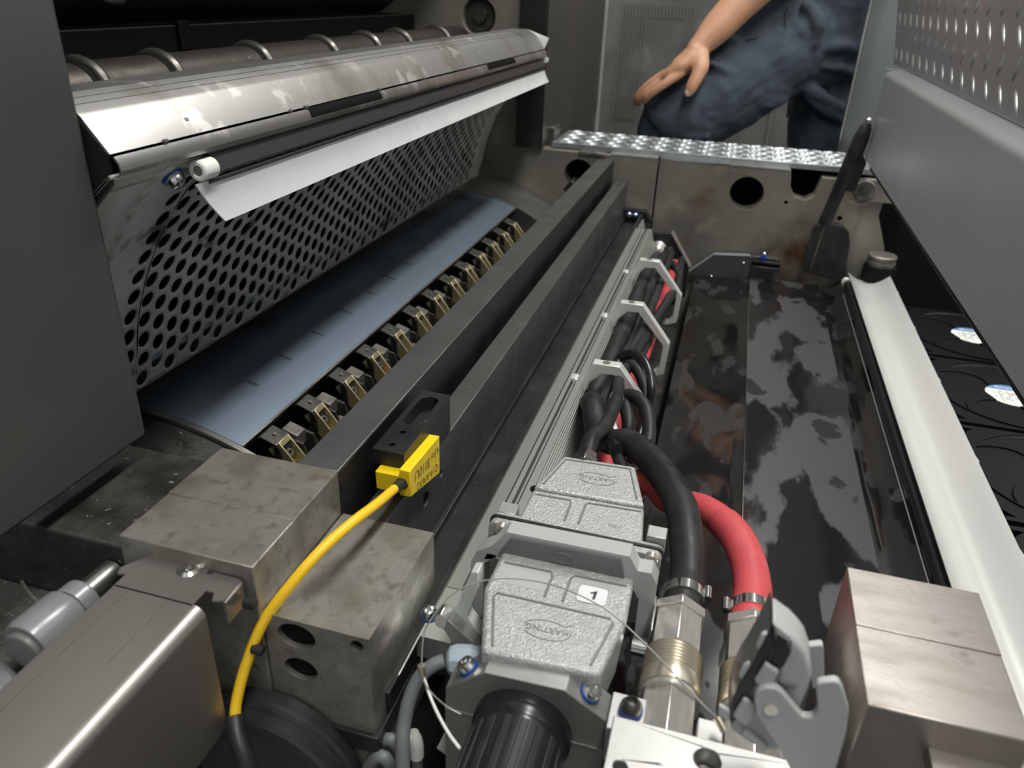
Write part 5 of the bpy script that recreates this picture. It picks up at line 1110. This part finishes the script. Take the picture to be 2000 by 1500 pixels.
for r in range(-3, 4):
    zc = -0.0250 + r * -PZ
    steep = (r % 2 == 0)
    if zc < -0.105: continue
    for k in range(34):
        yc_ = 0.36 + k * 0.0560 + (0.0 if steep else 0.030) + 0.002 * r
        if yc_ > 1.60 + max(0, (zc + 0.0965)) * 1.2: continue
        d = (0, 0.032, 0.0255) if steep else (0, -0.005, 0.0245)
        lens(b, (TX, yc_, zc), d, (-1, 0, 0), 0.034 if steep else 0.0245, 0.0066, 0.0024)
o = obj('raised_tread_bars', b, m_tread, t, ang=1.2); o['kind'] = 'stuff'

# ---------------------------------------------------------------- gas spring, black bracket, pivot
t = thing('gas_spring', 'black gas spring leaning between the side cover and the black bracket', 'spring', (0.19, 1.5, -0.46))
gp = [at(1697, 236, y=1.475), at(1667, 330, y=1.49), at(1613, 430, y=1.50), at(1605, 452, y=1.50), at(1590, 505, y=1.50)]
b = B(); lathe(b, gp[0], gp[2], [(0, 0.003), (0.012, 0.010), (0.03, 0.013), (0.10, 0.013), (0.104, 0.0115), ((gp[2] - gp[0]).length, 0.0112)], 24); obj('cylinder_body', b, m_rubber, t)
d_ = (gp[2] - gp[0]).normalized()
b = B(); lathe(b, gp[2] - d_ * 0.012, gp[2] + d_, [(0, 0.0118), (0.016, 0.0118), (0.020, 0.010)], 20); obj('end_guide', b, m_rubber, t)
b = B(); cyl(b, gp[2], gp[4] + d_ * 0.02, 0.0028, 14); obj('piston_rod', b, m_grip, t)
b = B(); bmesh.ops.create_uvsphere(b, u_segments=14, v_segments=8, radius=0.006, matrix=Matrix.Translation(gp[0])); obj('ball_joint', b, m_chrome, t)
p_ = at(1690, 300, y=1.49)
obj('bellow_arm', prism(B(), [(p_.x - 0.002, p_.z), (p_.x + 0.010, p_.z - 0.02), (at(1663, 380, y=1.5).x + 0.006, at(1663, 380, y=1.5).z), (at(1650, 375, y=1.5).x, at(1650, 375, y=1.5).z)], 1.515, 1.53), m_rubber, t, bevel=0.002)
t = thing('black_foot_bracket', 'rounded flat black plate on the rusty frame at the foot of the gas spring', 'bracket', (0.2, 1.55, -0.48))
def corner(px, py, y): p = at(px, py, y=y); return (p.x, p.z)
bp = [corner(*c_, 1.535) for c_ in ((1568, 532), (1578, 480), (1588, 448), (1600, 437), (1625, 436), (1648, 442), (1659, 455), (1661, 475), (1655, 510), (1652, 545), (1625, 545))]
obj('plate', prism(B(), bp, 1.535, 1.550), m_rubber, t, bevel=0.002, segs=3)
t = thing('hinge_pivot', 'dull steel hinge eye with a round pin under the side cover', 'hinge', (0.26, 1.56, -0.36))
c = at(1688, 372, y=1.56)
b = B(); lathe(b, c + Vector((0, 0.015, 0)), c + Vector((0, -1, 0)), [(0, 0.020), (0.022, 0.020), (0.024, 0.018), (0.024, 0.0)], 30); obj('eye', b, m_gripc, t)
b = B(); lathe(b, c + Vector((0, -0.009, 0)), c + Vector((0, -1, 0)), [(0, 0.009), (0.003, 0.009), (0.003, 0)], 20); obj('pin', b, m_grip, t)
obj('arm', prism(B(), [(c.x - 0.012, c.z + 0.015), (c.x + 0.002, c.z + 0.021), (c.x + 0.09, c.z + 0.018), (c.x + 0.10, c.z - 0.02), (c.x + 0.01, c.z - 0.02)], 1.562, 1.575), m_frame, t, bevel=0.002)
b = B()
for i in range(9): a_ = -2.2 + i * 0.2; bmesh.ops.create_icosphere(b, subdivisions=1, radius=0.0022, matrix=Matrix.Translation(c + Vector((0.024 * math.cos(a_) - 0.004, 0.008, 0.024 * math.sin(a_) - 0.004))))
o = obj('grease', b, m_nickel, t); o['kind'] = 'stuff'
t = thing('bearing_collar', 'stacked bright and dark bearing collar behind the far end of the white tray', 'bearing', (0.30, 1.56, -0.46))
c = at(1722, 490, y=1.56)
b = B(); lathe(b, c + Vector((0.0, -0.02, -0.022)), c + Vector((0.0, -0.02, 1)), [(0, 0.024), (0.005, 0.024), (0.005, 0.026), (0.009, 0.026), (0.009, 0.024), (0.015, 0.024), (0.015, 0.026), (0.019, 0.026), (0.021, 0.024), (0.021, 0)], 36); obj('collar', b, m_gripc, t)
b = B(); lathe(b, c + Vector((0.0, -0.02, -0.05)), c + Vector((0.0, -0.02, 1)), [(0, 0.029), (0.027, 0.029)], 36); obj('housing', b, m_hole, t)

# ---------------------------------------------------------------- the worker
def blobtube(bm, pts, radii, k=6, n=18, squash=None):
    """closed tapering limb through the joints; squash (sx, sy) scales the section"""
    P = spline(pts, k); m = len(P); u = None; rings = []
    for i, p in enumerate(P):
        d = (P[min(i + 1, m - 1)] - P[max(i - 1, 0)]).normalized()
        if u is None: u = Vector((0, 1, 0)); 
        u = (u - d * u.dot(d)).normalized(); v = d.cross(u)
        f_ = i / (m - 1) * (len(radii) - 1); j = min(int(f_), len(radii) - 2); r1, r2_ = radii[j], radii[j + 1]
        if not isinstance(r1, tuple): r1 = (r1, r1)
        if not isinstance(r2_, tuple): r2_ = (r2_, r2_)
        tt = f_ - j; tt = tt * tt * (3 - 2 * tt); ru = r1[0] + (r2_[0] - r1[0]) * tt; rv = r1[1] + (r2_[1] - r1[1]) * tt
        rings.append([bm.verts.new(p + u * math.cos(2 * PI * q / n) * ru + v * math.sin(2 * PI * q / n) * rv) for q in range(n)])
    for a, c in zip(rings, rings[1:]):
        for q in range(n): bm.faces.new((a[q], a[(q + 1) % n], c[(q + 1) % n], c[q]))
    for R_, e_, s_ in ((rings[0], P[0], -1), (rings[-1], P[-1], 1)):
        d = (P[1] - P[0]).normalized() if s_ < 0 else (P[-1] - P[-2]).normalized()
        rr_ = (R_[0].co - e_).length
        mid = [bm.verts.new(e_ + (v.co - e_) * 0.7 + d * s_ * rr_ * 0.55) for v in R_]
        tip = bm.verts.new(e_ + d * s_ * rr_ * 0.8)
        for q in range(n):
            bm.faces.new((R_[q], R_[(q + 1) % n], mid[(q + 1) % n], mid[q])); bm.faces.new((mid[q], mid[(q + 1) % n], tip))
def ball(bm, c, r, s=(1, 1, 1)): bmesh.ops.create_uvsphere(bm, u_segments=20, v_segments=14, radius=r, matrix=Matrix.Translation(c) @ Matrix.Diagonal((*s, 1)))
def fuse(o, vox, sm=4):
    r = o.modifiers.new('fuse', 'REMESH'); r.mode = 'VOXEL'; r.voxel_size = vox; r.use_smooth_shade = True
    s = o.modifiers.new('soften', 'SMOOTH'); s.iterations = sm; s.factor = 0.5
    return o
W_ = thing('person', 'worker in slate blue trousers leaning with one hand on his raised knee', 'person', (0.05, 2.1, FZ0))
hipR = at(1570, 60, y=2.10); hipL = at(1655, 70, y=2.16); knee = at(1305, 222, y=1.95); crotch = at(1548, 170, y=2.08)
ankR = Vector((knee.x + 0.06, 2.10, -0.66)); kneeL = at(1620, 330, y=2.18); kneeL.z = -0.52; ankL = Vector((kneeL.x + 0.02, 2.24, -0.97))
# hand and forearm (bare skin), head, one continuous body mesh
b = B()
elb = Vector((0.065, 1.995, 0.115)); wr = at(1366, 92, y=1.90)
sho = Vector((0.02, 2.10, 0.40)); 
blobtube(b, [sho, sho.lerp(elb, 0.5), elb, elb.lerp(wr, 0.35), elb.lerp(wr, 0.75), wr, at(1356, 106, y=1.893)], [0.055, 0.050, 0.045, 0.046, 0.036, (0.030, 0.0250), (0.034, 0.022)], 6)
palm_c = at(1332, 138, y=1.885)
blobtube(b, [at(1366, 95, y=1.897), at(1348, 115, y=1.890), at(1330, 130, y=1.886), at(1312, 141, y=1.886)], [(0.028, 0.022), (0.038, 0.024), (0.043, 0.023), (0.040, 0.015)], 5)
def fing(pts, r): blobtube(b, [at(*p[:2], y=p[2]) for p in pts], r, 5, 12)
fing([(1318, 134, 1.924), (1290, 148, 1.920), (1264, 168, 1.922), (1250, 186, 1.930)], [0.0095, 0.0088, 0.0082, 0.0068])
fing([(1320, 134, 1.902), (1290, 149, 1.895), (1262, 170, 1.894), (1246, 188, 1.902), (1240, 201, 1.914)], [0.0108, 0.0100, 0.0094, 0.0086, 0.0070])
fing([(1324, 138, 1.880), (1297, 154, 1.870), (1270, 174, 1.868), (1252, 191, 1.876), (1245, 203, 1.888)], [0.0114, 0.0104, 0.0098, 0.0088, 0.0072])
fing([(1330, 143, 1.857), (1305, 159, 1.845), (1282, 175, 1.842), (1266, 188, 1.848), (1259, 198, 1.858)], [0.0114, 0.0104, 0.0096, 0.0088, 0.0072])
fing([(1366, 108, 1.882), (1368, 130, 1.862), (1361, 150, 1.848), (1352, 167, 1.840), (1345, 181, 1.838)], [0.0210, 0.0190, 0.0150, 0.0138, 0.0110])
# other arm resting on the back of the hip
elb2 = Vector((0.44, 2.30, 0.12)); sho2 = Vector((0.33, 2.22, 0.40)); wr2 = Vector((0.33, 2.30, -0.02))
blobtube(b, [sho2, sho2.lerp(elb2, .5), elb2, elb2.lerp(wr2, .5), wr2], [0.055, 0.048, 0.044, 0.040, 0.028], 6)
ball(b, wr2 + Vector((-0.03, 0, -0.03)), 0.038, (1.1, 0.6, 1))
for i in range(4): blobtube(b, [wr2 + Vector((-0.045, 0.0, -0.035 - 0.0 + i * 0.015 - 0.02)), wr2 + Vector((-0.085, -0.012, -0.045 + i * 0.016 - 0.02)), wr2 + Vector((-0.11, -0.022, -0.055 + i * 0.016 - 0.02))], [0.010, 0.009, 0.0075], 4, 10)
blobtube(b, [wr2 + Vector((-0.01, -0.01, -0.04)), wr2 + Vector((-0.02, -0.035, -0.06)), wr2 + Vector((-0.045, -0.045, -0.07))], [0.013, 0.011, 0.009], 4, 10)
# neck and head
nk = Vector((0.155, 2.10, 0.47)); hd = Vector((0.125, 2.03, 0.66))
blobtube(b, [nk - Vector((0, 0, 0.08)), nk, hd], [0.06, 0.055, 0.055], 5)
ball(b, hd, 0.098, (0.80, 0.98, 1.15)); ball(b, hd + Vector((-0.01, -0.055, -0.065)), 0.045, (1, 0.8, 0.9))
blobtube(b, [hd + Vector((-0.01, -0.090, 0.012)), hd + Vector((-0.013, -0.108, -0.022))], [0.010, 0.016], 4, 10)
for sx in (-1, 1): ball(b, hd + Vector((sx * 0.078, 0.005, -0.005)), 0.026, (0.35, 0.8, 1.2))
# torso and legs under the clothes keep the body one piece
blobtube(b, [Vector((0.17, 2.13, -0.06)), Vector((0.165, 2.13, 0.12)), Vector((0.165, 2.14, 0.30)), nk], [(0.09, 0.13), (0.085, 0.12), (0.10, 0.16), (0.05, 0.06)], 6)
blobtube(b, [hipR, knee, ankR, ankR + Vector((-0.08, -0.09, -0.045))], [0.06, 0.045, 0.038, 0.035], 6)
blobtube(b, [hipL, kneeL, ankL, ankL + Vector((-0.03, -0.13, -0.05))], [0.06, 0.045, 0.038, 0.035], 6)
blobtube(b, [sho, Vector((0.15, 2.13, 0.40)), sho2], [0.05, 0.09, 0.05], 5)
body = obj('body', b, m_skin, W_, ang=3.1); fuse(body, 0.0035, 2)
# eyes, brows, mouth, nails
for sx in (-1, 1):
    e_ = B(); ball(e_, hd + Vector((sx * 0.031 - 0.006, -0.088, 0.010)), 0.0115); obj('eye', e_, m_white, W_)
    e_ = B(); ball(e_, hd + Vector((sx * 0.031 - 0.008, -0.0975, 0.007)), 0.005); obj('iris', e_, m_hair, W_)
e_ = B(); ball(e_, hd + Vector((-0.012, -0.098, -0.055)), 0.02, (1.1, 0.3, 0.28)); obj('mouth', e_, m_lips := mat('lips', (0.45, 0.18, 0.14), None, 0.5), W_)
e_ = B(); ball(e_, hd + Vector((0.0, 0.012, 0.025)), 0.103, (0.84, 1.0, 1.08)); 
bmesh.ops.bisect_plane(e_, geom=e_.verts[:] + e_.edges[:] + e_.faces[:], plane_co=hd + Vector((0, -0.03, 0.02)), plane_no=(0, 0.75, 0.66), clear_inner=True); obj('hair', e_, m_hair, W_, ang=3.1)
for px, py, y, s_ in ((1343, 181, 1.832, 0.0085),):
    e_ = B(); ball(e_, at(px, py, y=y), s_, (0.75, 0.5, 1.0)); obj('thumb_nail', e_, m_nail, W_)
# trousers: one cloth surface with modelled folds
b = B()
wst = Vector((0.185, 2.14, 0.03))
blobtube(b, [Vector((0.165, 2.14, 0.10)), Vector((0.175, 2.14, 0.0)), Vector((0.185, 2.14, -0.09))], [(0.105, 0.155), (0.115, 0.17), (0.125, 0.175)], 6, 24)
blobtube(b, [hipR + Vector((0.01, 0.02, -0.012)), hipR.lerp(knee, 0.45) + Vector((0, 0, -0.016)), knee + Vector((0.035, 0, -0.005)), knee + Vector((-0.002, -0.01, -0.045))], [0.118, 0.110, 0.095, 0.076], 8, 26)
blobtube(b, [knee + Vector((0.010, 0, -0.02)), knee.lerp(ankR, 0.30) + Vector((0.025, 0, 0)), knee.lerp(ankR, 0.75), ankR + Vector((0, 0, 0.02))], [0.084, 0.092, 0.072, 0.062], 7, 24)
blobtube(b, [hipL + Vector((0.0, 0.02, 0.0)), hipL.lerp(kneeL, 0.35), kneeL, kneeL.lerp(ankL, 0.5), ankL + Vector((0, 0, 0.03))], [0.125, 0.112, 0.085, 0.078, 0.068], 7, 24)
ball(b, Vector((0.15, 2.09, -0.10)), 0.10, (1.0, 0.8, 1.0))
def fold(pts, r): blobtube(b, [at(p[0], p[1], y=p[2] - 0.006) for p in pts], [q * 1.15 for q in r], 5, 10)
fr = 0.011
fold([(1535, 175, 2.005), (1490, 168, 1.965), (1430, 145, 1.925), (1385, 122, 1.905)], [0.014, 0.012, 0.011, 0.006])
fold([(1530, 192, 2.005), (1480, 190, 1.965), (1420, 178, 1.925), (1370, 150, 1.90)], [0.013, 0.011, 0.011, 0.006])
fold([(1520, 200, 2.000), (1460, 205, 1.955), (1390, 196, 1.915), (1350, 190, 1.895)], [0.012, 0.010, 0.008, 0.006])
fold([(1340, 238, 1.885), (1375, 226, 1.888), (1402, 226, 1.90)], [0.008, 0.011, 0.006])
fold([(1300, 240, 1.880), (1340, 262, 1.880), (1380, 268, 1.892)], [0.010, 0.014, 0.008])
fold([(1438, 72, 1.985), (1470, 110, 1.975), (1500, 150, 1.985), (1532, 178, 2.02)], [0.012, 0.010, 0.010, 0.012])
fold([(1400, 62, 1.965), (1420, 70, 1.955), (1440, 78, 1.96)], [0.012, 0.016, 0.010])
fold([(1540, 30, 2.015), (1565, 60, 2.000), (1580, 100, 2.005)], [0.010, 0.014, 0.008])
fold([(1575, 10, 2.01), (1600, 45, 1.995), (1588, 90, 2.0)], [0.012, 0.016, 0.008])
fold([(1560, 160, 2.03), (1600, 185, 2.035), (1650, 215, 2.05)], [0.010, 0.013, 0.010])
fold([(1575, 185, 2.04), (1610, 210, 2.045), (1645, 235, 2.05)], [0.008, 0.012, 0.009])
fold([(1600, 95, 2.015), (1640, 90, 2.02), (1680, 100, 2.04)], [0.008, 0.013, 0.009])
fold([(1610, 130, 2.02), (1650, 135, 2.03), (1680, 150, 2.05)], [0.008, 0.012, 0.009])
tr = obj('trousers', b, m_cloth, W_, ang=3.1); fuse(tr, 0.0055, 2)
dt = bpy.data.textures.new('cloth_folds', 'CLOUDS'); dt.noise_scale = 0.07; dt.noise_depth = 2
dm = tr.modifiers.new('cloth_folds', 'DISPLACE'); dm.texture = dt; dm.strength = 0.018; dm.mid_level = 0.5
for pts in ([(1455, 78, 1.955), (1490, 72, 1.965), (1528, 62, 1.985)], [(1540, 5, 2.0), (1533, 60, 1.985), (1545, 110, 2.0), (1555, 140, 2.01)], [(1545, 155, 2.01), (1541, 190, 2.03), (1537, 230, 2.06)]):
    e_ = B(); tube(e_, [at(*p[:2], y=p[2]) for p in pts], 0.0018, 8, 6); obj('seam', e_, m_seam, W_)
b = B()
blobtube(b, [Vector((0.175, 2.14, 0.04)), Vector((0.165, 2.14, 0.16)), Vector((0.165, 2.15, 0.32)), Vector((0.16, 2.13, 0.45))], [(0.12, 0.165), (0.115, 0.155), (0.125, 0.185), (0.075, 0.09)], 7, 26)
blobtube(b, [Vector((0.16, 2.13, 0.41)), sho, sho.lerp(elb, 0.55)], [0.08, 0.075, 0.066], 6); blobtube(b, [Vector((0.16, 2.13, 0.41)), sho2, sho2.lerp(elb2, 0.55)], [0.08, 0.075, 0.066], 6)
sh_ = obj('work_shirt', b, m_cloth, W_, ang=3.1); fuse(sh_, 0.008, 4)
for p, d_ in ((ankR, Vector((-0.09, -0.11, 0))), (ankL, Vector((-0.03, -0.15, 0)))):
    e_ = B(); blobtube(e_, [p + Vector((0.01, 0.03, -0.035)), p + Vector((0, 0, -0.035)) + d_ * 0.5, p + Vector((0, 0, -0.042)) + d_], [(0.036, 0.045), (0.034, 0.048), (0.028, 0.042)], 6)
    o_ = obj('shoe', e_, m_rubber, W_, ang=3.1); fuse(o_, 0.006, 3)
t = thing('step_box', 'dark step box hidden behind the tread plate, under the raised foot', 'step', (ankR.x, 2.08, FZ0))
obj('box', box(B(), ankR.x - 0.22, ankR.x + 0.12, 1.93, 2.28, FZ0, ankR.z - 0.10), m_paint, t, bevel=0.004)
